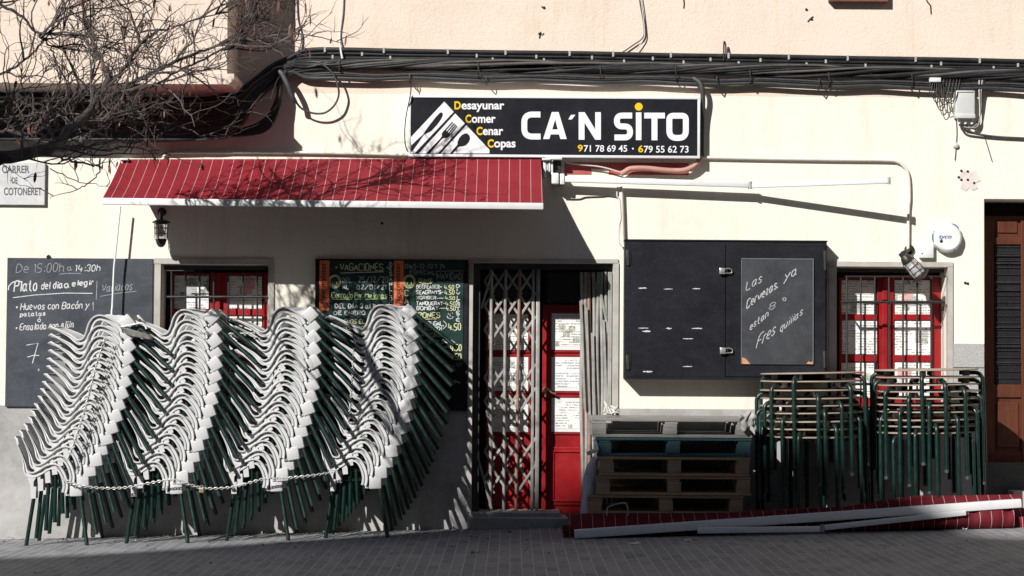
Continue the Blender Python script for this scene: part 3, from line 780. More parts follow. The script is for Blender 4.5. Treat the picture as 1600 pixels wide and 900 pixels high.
# bag, rags and bits round the pallets
def blob(name, label, cat, rings, mat, seed, wob=.18, seg=18):
    rnd = random.Random(seed); mb = MB(); vs = []; fs = []
    for i, (c, rx, ry) in enumerate(rings):
        for k in range(seg):
            a = 2 * PI * k / seg; q = 1 + wob * math.sin(a * 3 + i * 1.3 + seed) * .6 + rnd.uniform(-wob, wob) * .5
            vs.append((c[0] + rx * q * math.cos(a), c[1] + ry * q * math.sin(a), c[2] + rnd.uniform(-.006, .006)))
    for i in range(len(rings) - 1):
        for k in range(seg): fs.append((i * seg + k, i * seg + (k + 1) % seg, (i + 1) * seg + (k + 1) % seg, (i + 1) * seg + k))
    fs.append(tuple(range(seg))); fs.append(tuple(range((len(rings) - 1) * seg, len(rings) * seg)))
    mb.add(vs, fs); return tag(mb.build(name, mat, None, 60), label, cat)
M['bag'] = pmat('white_plastic_bag', (0.66, 0.64, 0.66), 0.35, 0.1, 8, bump=0.5, bscale=30, dirt=(0.5, 0.12, 0.2), dirt_amt=0.7, dscale=11)
rg = []
for (px, py, r1) in ((921, 826, 10), (920, 800, 13), (921, 775, 13), (922, 750, 11), (925, 730, 9), (930, 717, 6), (934, 708, 3)):
    p = W(px, py, -0.70); rg.append((p, r1 / 212, r1 / 190))
blob('plastic_bag', 'crumpled white and pink plastic bag hanging at the left of the pallets', 'bag', rg, M['bag'], 5)
M['rag'] = pmat('grey_white_rag', (0.60, 0.58, 0.55), 0.9, 0.2, 14, bump=0.6, bscale=50)
mb = MB(); rnd = random.Random(3)
c = W(1165, 655, PY - .015)
def ragf(u, v):
    return (c.x + .012 + (u - .5) * .11 + .01 * math.sin(v * 9), PY - .012 - .03 * math.sin(min(1, v * 3) * PI / 2) - .012 * math.sin(u * 14 + v * 5), c.z + .03 - .13 * max(0, v - .25) - .02 * math.sin(u * 7) + (.06 * math.sin(u * PI) if v < .3 else 0) * (0.3 - v))
mb.grid(ragf, 16, 14, .003)
M['ragd'] = pmat('dull_rag', (0.34, 0.33, 0.32), 0.9, 0.3, 14, bump=0.6, bscale=50)
tag(mb.build('rag', M['ragd'], None, 70), 'pale rag draped over the right corner of the top pallet', 'rag')
mb = MB(); rnd = random.Random(12); p = W(955, 646, -.5)
for k in range(9):
    pts = [Vector((p.x + rnd.uniform(-.06, .06), -.55 + rnd.uniform(-.04, .04), ptop + .012 + abs(rnd.gauss(0, .03)))) for _ in range(6)]
    mb.tube(catmull(pts, 5), .005, 6)
tag(mb.build('twine', M['rag'], None, 60), 'tangle of pale twine lying on the top pallet', 'twine')
mb = MB(); a = W(917, 709, PY - .02); b = W(934, 702, PY - .02); mb.beam(a, b, .02, .03, b=.006); mb.tube(catmull([b, b + Vector((-.01, 0, .04)), b + Vector((-.03, 0, .06)), b + Vector((-.02, .0, .09))], 5), .007, 6)
tag(mb.build('strap', M['bag'], None, 60), 'white plastic strap end poking out left of the blue green pallet', 'strap')
mb = MB(); yk = -.93
mb.tube(catmull([W(948, 806, yk), W(949, 794, yk), W(956, 790, yk), W(972, 786, yk - .02), W(978, 787, yk - .02), W(981, 796, yk - .01), W(981, 806, yk)], 5), .006, 8)
tag(mb.build('wire_handle', M['gate'], None, 50), 'bent metal wire handle sticking up behind the fallen awning', 'handle')

# ------------------------------------------------------------------ awnings
def stripe_mat(name, red, line, pitch, axis=0, off=0.0):
    t = NT(name)
    sx = t.n('ShaderNodeSeparateXYZ'); t.l(t.tc.outputs['Object'], sx.inputs[0])
    f = t.math('FRACT', t.math('ADD', t.math('DIVIDE', sx.outputs[axis], pitch), off))
    ln = t.math('LESS_THAN', f, 0.042)
    n1 = t.noise(5, 5, 0.7); c = t.ramp(n1, [(0.3, tuple(k * .85 for k in red)), (0.7, tuple(k * 1.12 for k in red))])
    c = t.mix(t.ramp(t.noise(2.5, 6, 0.75), [(0.5, 0.0), (0.8, 0.35)]), c, tuple(k * .6 + .02 for k in red))
    t.color(t.mix(ln, c, line)); b1 = t.bump(t.noise(420, 2, .5), 0.15, 0.002); t.bump(t.noise(4, 3, .5), .35, .02, b1)
    return t.set(0.8, spec=0.2)
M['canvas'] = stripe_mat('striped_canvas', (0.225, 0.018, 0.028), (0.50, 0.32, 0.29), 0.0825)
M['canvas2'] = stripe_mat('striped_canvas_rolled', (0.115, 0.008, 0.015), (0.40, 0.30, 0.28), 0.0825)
AWF = -0.70
L0 = W(189, 251, -0.09); R0 = W(845, 250, -0.09); L1 = W(161, 309, AWF); R1 = W(849, 318, AWF)
aw = thing('awning', 'red pinstriped canvas awning with white front bar above the left window', 'awning', (W(516, 252).x, -0.09, L0.z))
def awf(u, v):
    a = L0.lerp(R0, u); b = L1.lerp(R1, u); p = a.lerp(b, v)
    return (p.x, p.y, p.z + (-0.020 + 0.003 * math.sin(u * 60 + v * 3) + .006 * math.sin(u * 11 + 1) + .004 * math.sin(u * 27 - v * 4)) * math.sin(v * PI))
mb = MB(); mb.grid(awf, 80, 12, .003); part(mb, 'canopy', M['canvas'], aw, 60)
mb = MB(); l = W(160.5, 314.5, AWF); r = W(849, 322.5, AWF); mb.beam(l, r, .035, .050, b=.006); part(mb, 'front_bar', M['white'], aw, 40)
mb = MB(); mb.tube([L0 + Vector((.0, .01, -.02)), R0 + Vector((.0, .01, -.02))], .032, 16); part(mb, 'roller', M['canvas'], aw, 40)
for px in (192, 852):
    mb = MB(); BX(mb, px - 5, 247, px + 8, 250, -.16, 0.0, .002); BX(mb, px - 3, 250.5, px + 1, 275, -.13, -.002, .003); BX(mb, px + 5, 250.5, px + 8, 268, -.13, -.002, .003)
    part(mb, 'wall_bracket', M['white'], aw, 40)
for sg, (p0, pm, p1) in enumerate((((230, 268), (420, 296), (300, 312)), ((800, 268), (600, 296), (720, 318)))):
    mb = MB(); a = W(*p0, -.1); b = W(*pm, -.42); c_ = W(*p1, AWF + .03)
    mb.beam(a, b, .03, .035, b=.004); mb.beam(b, c_, .028, .03, b=.004); part(mb, 'folding_arm', M['white'], aw, 40)
# leftover arm of the second awning on the wall
ar = thing('awning_mechanism', 'white folding awning mechanism without canvas, stretched out right below the sign', 'awning', (W(880, 282).x, 0, W(880, 282).z))
mb = MB(); mb.beam(W(882, 280, -.10), W(1170, 288.5, -.12), .04, .046, b=.006); part(mb, 'upper_arm', M['white'], ar, 40)
mb = MB(); mb.beam(W(1175, 290, -.12), W(1388, 283, -.36), .032, .038, b=.006); part(mb, 'forearm', M['white'], ar, 40)
mb = MB(); p = W(1172, 289.5, -.12); mb.lathe([(0, -.028), (.017, -.028), (.017, .028), (0, .028)], p, seg=14); p2 = W(1389, 282.5, -.36); mb.lathe([(0, -.026), (.013, -.026), (.013, .026), (0, .026)], p2, seg=12)
part(mb, 'joint', M['gate'], ar, 40)
mb = MB(); BX(mb, 862, 270, 873, 287, -.14, -.002, .006); BX(mb, 875, 271, 882, 288, -.13, -.002, .006); BX(mb, 853, 245.5, 878, 249, -.13, -.001, .002); BX(mb, 853, 249.5, 856, 266, -.12, -.002, .002); BX(mb, 861, 249.5, 864, 272, -.12, -.002, .002); part(mb, 'wall_bracket', M['white'], ar, 40)
mb = MB(); BX(mb, 866, 249.5, 877, 270, -.07, -.002, .004); part(mb, 'shoulder', M['black_frame'], ar, 40)
# fallen awning lying on the pavement
fa = thing('awning', 'dismantled red pinstriped awning lying on the pavement', 'awning', (G(1240, 830).x, -.9, gz(2)))
bl = W(897.5, 834.5, -1.06); br_ = W(1595, 786, -1.0)
mb = MB(); mb.beam(bl, br_, .05, .064, b=.007); part(mb, 'front_bar', M['white'], fa, 40)
rnd = random.Random(8)
b0 = W(876, 803, -.86); b1 = W(1240, 799, -.90); b2 = W(1420, 778, -.92); b3 = W(1592, 773, -.92)
top = catmull([b0, b1, b2, b3], 8)
def fcl(u, v):
    i = min(int(u * 24), 23); f = u * 24 - i; t_ = top[i].lerp(top[i + 1], f)
    a = bl.lerp(br_, u) + Vector((0.004, -.004, .006))
    p = t_.lerp(a, v)
    wv = math.sin(v * PI)
    return (p.x, p.y + .016 * math.sin(u * 40 + v * 3) * wv, p.z + .018 * wv * math.sin(u * 17 + 2) + .008 * wv * math.sin(u * 61 + v * 5) + .022 * wv)
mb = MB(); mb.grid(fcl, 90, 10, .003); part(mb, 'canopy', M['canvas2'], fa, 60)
def roll(u, v):
    px = 1300 + u * 283; x = W(px, 812, -.93).x; g0 = gz(x)
    R_ = (.028 + .045 * min(1, u * 2.2)) * (1 + .07 * math.sin(u * 31) + .05 * math.sin(u * 67 + v * 9)); a = v * 2 * PI
    return (x + .02 * math.cos(a) * (u > .97), -.95 + R_ * 1.25 * math.cos(a), g0 + R_ * .95 + R_ * math.sin(a) * (1 + .1 * math.sin(a * 3 + u * 9)))
mb = MB(); mb.grid(roll, 60, 22, .004)
e0 = [Vector(roll(1, k / 22)) for k in range(22)]; cen = sum(e0, Vector()) / 22; mb.add([cen + Vector((.006, 0, 0))] + e0, [(0, k + 1, (k + 1) % 22 + 1) for k in range(22)])
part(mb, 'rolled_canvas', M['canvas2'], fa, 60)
def bk_(u, v):     # loose canvas bunched behind the bar
    px = 880 + u * 720; x = W(px, 805, -.8).x; g0 = gz(x); h = (.09 + .05 * u) * (1 + .12 * math.sin(u * 23)); a = v * PI
    return (x, -.80 - .16 * math.cos(a), g0 + .003 + h * math.sin(a) + .008 * math.sin(u * 50 + v * 7))
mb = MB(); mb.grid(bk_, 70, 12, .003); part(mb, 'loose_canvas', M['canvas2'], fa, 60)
mb = MB(); p0 = W(1090, 829, -1.10); p1 = W(1281, 826.5, -1.10); p0.z = max(p0.z, gz(p0.x) + .022)
mb.beam(p0, p1, .03, .042, b=.005); part(mb, 'folding_arm', M['white'], fa, 40)
mb = MB(); mb.beam(W(1288, 824.5, -1.10), W(1509, 801, -1.06), .028, .038, b=.005); part(mb, 'folding_arm', M['white'], fa, 40)
mb = MB(); p = W(1284.5, 825.5, -1.10); mb.lathe([(0, -.026), (.016, -.026), (.016, .026), (0, .026)], p, seg=12); part(mb, 'joint', M['gate'], fa, 40)
# crank rod hanging from the awning gear
mb = MB(); yk = -.11
mb.tube([W(188, 322, yk), W(178, 420, yk), W(175.5, 478, yk)], .0075, 10); cr = tag(mb.build('crank_rod', M['white'], None, 40), 'thin white awning crank rod hanging in front of the left chalkboard', 'crank rod')
mb = MB(); mb.tube(catmull([W(175.5, 478, yk), W(174.5, 493, yk - .1), W(180, 502, yk - .3), W(188, 510, yk - .5), W(204, 508, -.66), W(220, 505, -.66), W(226, 508, -.66), W(229, 514, -.66)], 5), .0075, 10); mb.build('crank_handle', M['white'], cr, 40)
# ------------------------------------------------------------------ lettering tools
STROKE = {}
for ln in '''A 02 28 42|13.5 14 34
B 02 08 38 47 46 35 05|35 44 43 32 02
C 47 38 18 07 03 12 32 43
D 02 08 28 46 44 22 02
E 48 08 02 42|05 35
F 48 08 02|05 35
G 47 38 18 07 03 12 32 43 45 25
H 08 02|48 42|05 45
I 18 12
J 48 43 32 12 03
K 08 02|48 05 42
L 08 02 42
M 02 08 25 48 42
N 02 08 42 48
O 18 07 03 12 32 43 47 38 18
P 02 08 38 47 46 35 05
Q 18 07 03 12 32 43 47 38 18|24 42
R 02 08 38 47 46 35 05|25 42
S 47 38 18 07 06 15 35 44 43 32 12 03
T 08 48|28 22
U 08 03 12 32 43 48
V 08 22 48
W 08 12 26 32 48
X 08 42|48 02
Y 08 25 48|25 22
Z 08 48 02 42
a 36 16 05 03 12 22 34|36 33 42
b 08 02 32 43 45 36 05
c 35 26 16 05 03 12 22 33
d 38 32 12 03 05 16 36
e 04 34 35 26 16 05 03 12 32
f 37 28 17 12|05 25
g 36 16 05 03 12 32|36 31 20 00
h 08 02|05 16 26 35 32
i 16 12|18 17
j 26 21 10 00|28 27
k 08 02|36 04 32
l 18 12
m 02 06|05 16 25 22|25 36 45 42
n 02 06|05 16 26 35 32
o 16 05 03 12 22 33 35 26 16
p 06 00|06 26 35 33 22 02
q 36 30|36 16 05 03 12 32
r 02 06|05 16 26
s 35 26 16 05 14 24 33 22 12 03
t 18 13 22 32|06 26
u 06 03 12 22 34|36 32
v 06 22 46
x 06 32|36 02
y 06 23|46 00
z 06 36 02 32
0 18 07 03 12 22 33 37 28 18
1 07 18 12
2 07 18 28 37 36 02 32
3 07 18 28 37 36 25 34 33 22 12 03
4 18 04 44|36 32
5 38 08 05 25 34 33 22 02
6 38 17 04 03 12 22 33 34 25 05
7 08 48 12
8 18 07 06 15 25 34 33 22 12 03 04 15|25 36 37 28 18
9 35 15 06 07 18 28 37 34 12
: 13 12|16 15
. 02 03
, 13 01
- 05 35
/ 02 48
' 18 16
> 08 45 02
* 14 15 25 24 14
í 16 12|17 28
Í 18 12|18 29
ó 16 05 03 12 22 33 35 26 16|17 29
Ó 18 07 03 12 32 43 47 38 18|18 29
á 36 16 05 03 12 22 34|36 33 42|17 29'''.split('\n'):
    k, d = ln.split(' ', 1)
    STROKE[k] = [[(int(p[0]), int(p[1])) for p in s.split() if '.' not in p] for s in d.split('|')]
STROKE['A'] = [[(0, 2), (2, 8), (4, 2)], [(1, 4), (3, 4)]]
def chaikin(p, n=1):
    for _ in range(n):
        if len(p) < 3: return p
        q = [p[0]]
        for a, b in zip(p[:-1], p[1:]):
            q += [(a[0] * .75 + b[0] * .25, a[1] * .75 + b[1] * .25), (a[0] * .25 + b[0] * .75, a[1] * .25 + b[1] * .75)]
        p = q + [p[-1]]
    return p
def chalk_strokes(txt, seed=0, jit=.25, sp=1.4):
    rnd = random.Random(seed + len(txt)); x = 0; out = []
    for ch in txt:
        if ch == ' ': x += 2.6; continue
        g = STROKE[ch]; w_ = max(p[0] for s in g for p in s); dy = rnd.uniform(-jit, jit)
        for s in g:
            out.append(chaikin([(x + p[0] + rnd.uniform(-jit, jit) * .6, p[1] + dy + rnd.uniform(-jit, jit) * .6) for p in s], 2))
        x += w_ + sp
    return out, max(x - sp, 1)
def chalk(txt, box, y, wd, mat, parent, seed=0, slant=0.0, rise=0.0, jit=.25, name='writing', vertical=False, caps=True):
    """single-stroke hand lettering fitted to the measured box (x0,y_top,x1,y_baseline); rise = px the line climbs"""
    x0, y0, x1, y1 = box; mb = MB(); rr = wd / 2
    if vertical:
        n = len(txt); hh = (y1 - y0) / n
        for i, ch in enumerate(txt):
            st, w_ = chalk_strokes(ch, seed + i, jit)
            for s in st:
                mb.tube([W(x0 + (p[0] / 4) * (x1 - x0), y0 + i * hh + hh * .86 - (p[1] - 2) / 6 * hh * .74, y) for p in s], rr, 6, flat=.3)
    else:
        st, w_ = chalk_strokes(txt, seed, jit)
        top = 8 if any(c in 'ABCDEFGHIJKLMNOPQRSTUVWXYZbdfhklt0123456789ÍÓ' for c in txt) else 6
        sy = (y1 - y0) / (top - 2)
        for s in st:
            pts = []
            for p in s:
                u = p[0] / w_
                pts.append(W(x0 + u * (x1 - x0) + slant * (p[1] - 2) * sy, y1 - (p[1] - 2) * sy - rise * u, y))
            mb.tube(pts, rr, 6, flat=.3)
    return part(mb, name, mat, parent)
def line(pts, y, wd, mat, parent, name='chalk_line'):
    mb = MB(); mb.tube([W(a, b, y) for a, b in pts], wd / 2, 6, flat=.3); return part(mb, name, mat, parent)
def font_mesh(txt, weight=0.0, shear=0.0, extrude=.002):
    cu = bpy.data.curves.new('lettering', 'FONT'); cu.body = txt; cu.offset = weight; cu.shear = shear; cu.resolution_u = 6; cu.extrude = 0.0
    ob = bpy.data.objects.new('lettering', cu); COL.objects.link(ob); bpy.context.view_layer.update()
    me = bpy.data.meshes.new_from_object(ob.evaluated_get(bpy.context.evaluated_depsgraph_get()))
    bpy.data.objects.remove(ob); bpy.data.curves.remove(cu)
    vs = [v.co.copy() for v in me.vertices]; fs = [list(p.vertices) for p in me.polygons]; bpy.data.meshes.remove(me)
    return vs, fs
def letters(txt, box, y, mat, parent, weight=0.0, shear=0.0, th=.0025, name='lettering', rot90=False):
    vs, fs = font_mesh(txt, weight, shear)
    if rot90: vs = [Vector((-v.y, v.x, 0)) for v in vs]
    xa, xb = min(v.x for v in vs), max(v.x for v in vs); ya, yb = min(v.y for v in vs), max(v.y for v in vs)
    x0, y0, x1, y1 = box
    P = [W(x0 + (v.x - xa) / (xb - xa) * (x1 - x0), y1 - (v.y - ya) / (yb - ya) * (y1 - y0), y) for v in vs]
    mb = MB(); n = len(P); mb.add(P + [p + Vector((0, th, 0)) for p in P], fs)
    # side walls
    cnt = {}
    for f in fs:
        for a, b in zip(f, f[1:] + f[:1]): cnt.setdefault((min(a, b), max(a, b)), []).append((a, b))
    mb.f += [(a, b, b + n, a + n) for e in cnt.values() if len(e) == 1 for a, b in e]
    return part(mb, name, mat, parent)
def poly(pts, y, th, mat, parent, name):
    mb = MB(); P = [W(a, b, y) for a, b in pts]; mb.prism([(p.x, p.z) for p in P], y, y + th); return part(mb, name, mat, parent)

M['panel_black'] = pmat('black_sign_panel', (0.014, 0.015, 0.020), 0.3, 0.1, 2)
M['sign_white'] = pmat('white_vinyl', (0.80, 0.81, 0.83), 0.4, 0.03, 2)
M['sign_yellow'] = pmat('yellow_vinyl', (0.80, 0.52, 0.01), 0.4, 0.05, 2)
M['alu'] = pmat('white_aluminium_frame', (0.72, 0.73, 0.75), 0.4, 0.05, 3)
def chalk_mat(name, col):
    t = NT(name); n1 = t.noise(150, 4, 0.75); c = t.ramp(n1, [(0.33, tuple(k * .25 for k in col)), (0.50, col)]); t.color(c); return t.set(0.95, spec=0.1)
M['ch_w'] = chalk_mat('white_chalk', (0.72, 0.73, 0.74)); M['ch_d'] = chalk_mat('faint_chalk', (0.36, 0.37, 0.40)); M['ch_g'] = chalk_mat('lime_chalk', (0.55, 0.68, 0.32)); M['ch_y'] = chalk_mat('yellow_chalk', (0.66, 0.67, 0.38))
def board_mat(name, a, b):
    t = NT(name); n1 = t.noise(2.2, 7, 0.75, dist=.6); c = t.ramp(n1, [(0.32, a), (0.55, b), (0.78, tuple(k * 1.5 for k in b))])
    c = t.mix(t.ramp(t.noise(3, 6, .75, stretch=(1, 1, 3.5), dist=1.0), [(0.5, 0.0), (0.75, 0.3)]), c, tuple(min(1, k * 2.0 + .012) for k in b))
    n2 = t.noise(55, 4, 0.7); c = t.mix(t.ramp(n2, [(0.62, 0.0), (0.76, 0.45)]), c, tuple(min(1, k * 3.2 + .05) for k in b))
    t.color(c); t.bump(t.noise(90, 4, .6), .12, .003); return t.set(0.6, spec=0.2)
M['slate'] = board_mat('blue_grey_slate', (0.034, 0.039, 0.050), (0.060, 0.068, 0.083)); M['slate2'] = board_mat('dark_slate', (0.030, 0.032, 0.038), (0.052, 0.056, 0.064))
M['gboard'] = board_mat('green_black_board', (0.008, 0.024, 0.021), (0.015, 0.042, 0.036)); M['black_paint'] = board_mat('black_painted_wood', (0.004, 0.0045, 0.007), (0.011, 0.012, 0.017))
M['orange'] = pmat('orange_print', (0.72, 0.16, 0.06), 0.5, 0.06, 4); M['blk'] = pmat('black_print', (0.02, 0.015, 0.015), 0.5, 0.1, 4)

# ------------------------------------------------------------------ illuminated box sign
ys = -0.12
X0, X1, Z0, Z1 = RC(638.5, 150.5, 1094, 246, ys)
sg = thing('shop_sign', 'long black box sign with cutlery emblem, white and yellow lettering', 'sign', ((X0 + X1) / 2, 0, (Z0 + Z1) / 2))
tilt = 0.0
mb = MB(); mb.rbox(X0 + .004, X1 - .004, ys + .012, -.002, Z0 + .004, Z1 - .004, .004); part(mb, 'case', M['alu'], sg, 40)
e = .020
mb = MB(); mb.rbox(X0, X1, ys, ys + .02, Z1 - e * .8, Z1, .003); mb.rbox(X0, X1, ys, ys + .02, Z0, Z0 + e, .003); mb.rbox(X0, X0 + e * .8, ys + .001, ys + .019, Z0 + e - .001, Z1 - e * .8 + .001, .002); mb.rbox(X1 - e, X1, ys + .001, ys + .019, Z0 + e - .001, Z1 - e * .8 + .001, .002)
part(mb, 'frame', M['alu'], sg, 40)
mb = MB(); mb.box(X0 + e * .7, X1 - e * .9, ys + .0075, ys + .011, Z0 + e * .9, Z1 - e * .7); part(mb, 'panel', M['panel_black'], sg)
yl = ys + .004
P8 = lambda L: [(630 + a / 8, 145 + b / 8) for a, b in L]
S1 = P8([(514, 110), (632, 238), (140, 757), (97, 757), (97, 553)]); S2 = P8([(650, 258), (770, 383), (420, 757), (196, 757)]); S2 = P8([(650, 258), (770, 383), (435, 757), (196, 757)]); S3 = P8([(790, 405), (1078, 712), (1078, 757), (470, 757)])
for q in (S1, S2, S3): poly(q, yl, .0035, M['sign_white'], sg, 'emblem_stripe')
yk = yl - .0025
poly(P8([(478, 243), (492, 255), (492, 285), (470, 330), (420, 400), (350, 475), (300, 502), (262, 520), (230, 560), (170, 650), (130, 705), (99, 738), (99, 660), (170, 590), (255, 515), (270, 485), (330, 400), (410, 300), (455, 252)]), yk, .0024, M['panel_black'], sg, 'knife_emblem')
poly(P8([(612, 362), (622, 368), (534, 470), (546, 480), (634, 378), (644, 386), (556, 488), (568, 498), (652, 394), (662, 402), (578, 506), (588, 512), (668, 410), (678, 418), (600, 515), (570, 548), (545, 562), (505, 562), (478, 580), (330, 757), (284, 757), (455, 580), (482, 545), (482, 510), (500, 482), (525, 458)]), yk, .0024, M['panel_black'], sg, 'fork_emblem')
poly(P8([(830, 540), (834, 575), (815, 620), (780, 655), (740, 668), (705, 668), (680, 685), (618, 757), (584, 757), (662, 668), (676, 650), (680, 610), (700, 565), (735, 525), (770, 508), (805, 508)]), yk, .0024, M['panel_black'], sg, 'spoon_emblem')
def word(first, rest, b1, b2):
    letters(first, b1, yl, M['sign_yellow'], sg, .034); letters(rest, b2, yl, M['sign_white'], sg, .026)
q8 = lambda a, b, c, d: (630 + a / 8, 145 + b / 8, 630 + c / 8, 145 + d / 8)
word('D', 'esayunar', q8(640, 106, 720, 208), q8(728, 133, 1264, 240)); word('C', 'omer', q8(778, 272, 850, 378), q8(856, 300, 1155, 377))
word('C', 'enar', q8(916, 425, 992, 530), q8(996, 452, 1250, 530)); word('C', 'opas', q8(1055, 580, 1132, 685), q8(1136, 608, 1405, 716))
q3 = lambda a, b, c, d: (800 + a / 3.6, b / 3.6, 800 + c / 3.6, d / 3.6)
def rpath(pts, r, n=5):
    """polyline with rounded corners of radius r"""
    out = [Vector((*pts[0], 0))]
    for p, q, t_ in zip(pts[:-2], pts[1:-1], pts[2:]):
        p, q, t_ = Vector((*p, 0)), Vector((*q, 0)), Vector((*t_, 0)); k = min(r, (p - q).length * .5, (t_ - q).length * .5)
        a_ = q + (p - q).normalized() * k; c_ = q + (t_ - q).normalized() * k
        for i in range(n + 1):
            f = i / n; out.append(a_ * (1 - f) ** 2 + q * 2 * f * (1 - f) + c_ * f * f)
    out.append(Vector((*pts[-1], 0))); return out
def band(pts, w_, closed=False):
    n = len(pts); L = []; R = []
    for i in range(n):
        a_ = pts[(i - 1) % n] if closed or i else pts[i]; c_ = pts[(i + 1) % n] if closed or i < n - 1 else pts[i]
        t_ = (c_ - a_).normalized(); nn = Vector((-t_.y, t_.x, 0)) * w_ / 2; L.append(pts[i] + nn); R.append(pts[i] - nn)
    mb = MB(); V = [W(800 + p.x / 3.6, p.y / 3.6, yl) for p in L + R]; V += [v + Vector((0, .003, 0)) for v in V]; m2 = 2 * n
    for i in range(n if closed else n - 1):
        j = (i + 1) % n; mb.f += [(i, j, j + n, i + n), (i, j, j + m2, i + m2), (i + n, j + n, j + n + m2, i + n + m2)]
    if not closed: mb.f += [(0, n, n + m2, m2), (n - 1, m2 - 1, m2 - 1 + m2, n - 1 + m2)]
    mb.v = V; return part(mb, 'lettering', M['sign_white'], sg)
band(rpath([(160, 644), (69, 644), (69, 768), (161, 768)], 46, 8), 33)
O_ = rpath([(932, 651), (885, 651), (885, 776), (978, 776), (978, 651), (932, 651)], 42, 8)[:-1]; band(O_, 33, True)
band(rpath([(676, 650), (590, 650), (590, 711), (664, 711), (664, 773), (576, 773)], 32, 8), 33)
for q in ([(744, 634), (860, 634), (860, 666), (818, 666), (818, 789), (785, 789), (785, 666), (744, 666)], [(375, 631), (409, 631), (468, 728), (468, 631), (500, 631), (500, 786), (468, 786), (408, 690), (408, 786), (375, 786)]):
    poly([(800 + a / 3.6, b / 3.6) for a, b in q], yl, .003, M['sign_white'], sg, 'lettering')
for q in ([(224, 630), (262, 630), (308, 782), (272, 782), (243, 672), (210, 782), (175, 782)], [(219, 728), (264, 728), (270, 756), (212, 756)]):
    poly([(800 + a / 3.6, b / 3.6) for a, b in q], yl - (.0002 if q[0][1] > 700 else 0), .003, M['sign_white'], sg, 'lettering')
poly([(800 + a / 3.6, b / 3.6) for a, b in ((332, 646), (357, 646), (336, 672), (317, 672))], yl, .003, M['sign_white'], sg, 'lettering')
poly([(800 + a / 3.6, b / 3.6) for a, b in ((697, 632), (728, 632), (728, 788), (697, 788))], yl, .003, M['sign_white'], sg, 'lettering')
poly([(800 + (713 + 22 * math.cos(k * PI / 12)) / 3.6, (600 + 22 * math.sin(k * PI / 12)) / 3.6) for k in range(24)], yl, .003, M['sign_yellow'], sg, 'lettering')
letters('9', q3(370, 814, 398, 853), yl, M['sign_yellow'], sg, .024); letters('71 78 69 45', q3(404, 816, 648, 854), yl, M['sign_white'], sg, .012)
letters('6', q3(710, 817, 738, 857), yl, M['sign_yellow'], sg, .024); letters('79 55 62 73', q3(742, 820, 993, 859), yl, M['sign_white'], sg, .012)
poly([(800 + (680 + 5 * math.cos(k * PI / 6)) / 3.6, (836 + 5 * math.sin(k * PI / 6)) / 3.6) for k in range(12)], yl, .003, M['sign_white'], sg, 'lettering')

# ------------------------------------------------------------------ street plaque
X0, X1, Z0, Z1 = RC(-16, 254, 70, 320, -.03)
pl = thing('street_plaque', 'white marble street name plaque with grey capitals at the left edge', 'street sign', ((X0 + X1) / 2, 0, Z0))
t = NT('white_marble'); n1 = t.noise(3, 7, .75, dist=1.2); t.color(t.ramp(n1, [(0.35, (0.50, 0.51, 0.52)), (0.6, (0.66, 0.67, 0.69))])); M['marble'] = t.set(0.4)
mb = MB(); mb.rbox(X0, X1, -.03, -.002, Z0, Z1, .003); part(mb, 'slab', M['marble'], pl)
M['grey_ink'] = pmat('weathered_grey_letters', (0.12, 0.12, 0.12), 0.8, 0.4, 40)
letters('CARRER', (3, 258.5, 46, 270.5), -.0315, M['grey_ink'], pl, .018); letters('DE', (18.5, 277, 27.5, 286.5), -.0315, M['grey_ink'], pl, .018); letters('COTONERET', (6, 293, 65, 305), -.0315, M['grey_ink'], pl, .018)

# ------------------------------------------------------------------ chalkboards
X0, X1, Z0, Z1 = RC(9.5, 403.5, 237.5, 636, -.022)
cb = thing('chalkboard', 'large blue grey chalkboard with handwritten menu behind the leftmost chair stack', 'chalkboard', ((X0 + X1) / 2, 0, Z0))
mb = MB(); mb.rbox(X0, X1, -.022, -.001, Z0, Z1, .003); part(mb, 'panel', M['slate'], cb)
mb = MB(); mb.tube([(W(76, 404).x, -.03, W(76, 402).z), (W(76, 404).x, -.001, W(76, 402).z + .01)], .012, 8); part(mb, 'hook', M['iron'], cb)
y = -.0225; k5 = lambda a, b, c, d: (a / 4.736, 390 + b / 4.736, c / 4.736, 390 + d / 4.736); l5 = lambda L: [(a / 4.736, 390 + b / 4.736) for a, b in L]
chalk('De 15:00h', k5(118, 108, 468, 172), y, 0.0055, M['ch_d'], cb, 1, .15, 2); chalk('a', k5(498, 128, 532, 154), y, 0.0055, M['ch_d'], cb, 2); chalk('14:30h', k5(556, 112, 738, 160), y, 0.0062, M['ch_w'], cb, 3, .15)
line(l5([(436, 182), (520, 176), (600, 176)]), y, 0.0047, M['ch_d'], cb)
chalk('Plato', k5(104, 232, 270, 310), y, 0.0101, M['ch_w'], cb, 4, .1, 1.5); line(l5([(62, 300), (66, 270), (90, 245), (130, 230), (160, 240)]), y, 0.0094, M['ch_w'], cb)
chalk('del dia', k5(306, 244, 462, 294), y, 0.0086, M['ch_w'], cb, 5, .1, 2); chalk('a', k5(478, 252, 512, 282), y, 0.0086, M['ch_w'], cb, 6); chalk('elegir', k5(534, 232, 690, 270), y, 0.0086, M['ch_w'], cb, 7, .1, 2)
line(l5([(96, 356), (260, 336), (480, 322), (686, 324)]), y, 0.0062, M['ch_w'], cb); line(l5([(718, 230), (716, 300), (712, 370)]), y, 0.0062, M['ch_d'], cb)
chalk('Variados', k5(752, 258, 976, 318), y, 0.0055, M['ch_d'], cb, 8, .15, 5); line(l5([(742, 346), (880, 322), (1010, 308)]), y, 0.0047, M['ch_d'], cb)
chalk('* Huevos con Bacón y', k5(112, 398, 658, 448), y, 0.0066, M['ch_w'], cb, 9, .15, 3); line(l5([(690, 450), (692, 385), (682, 410)]), y, 0.0062, M['ch_d'], cb)
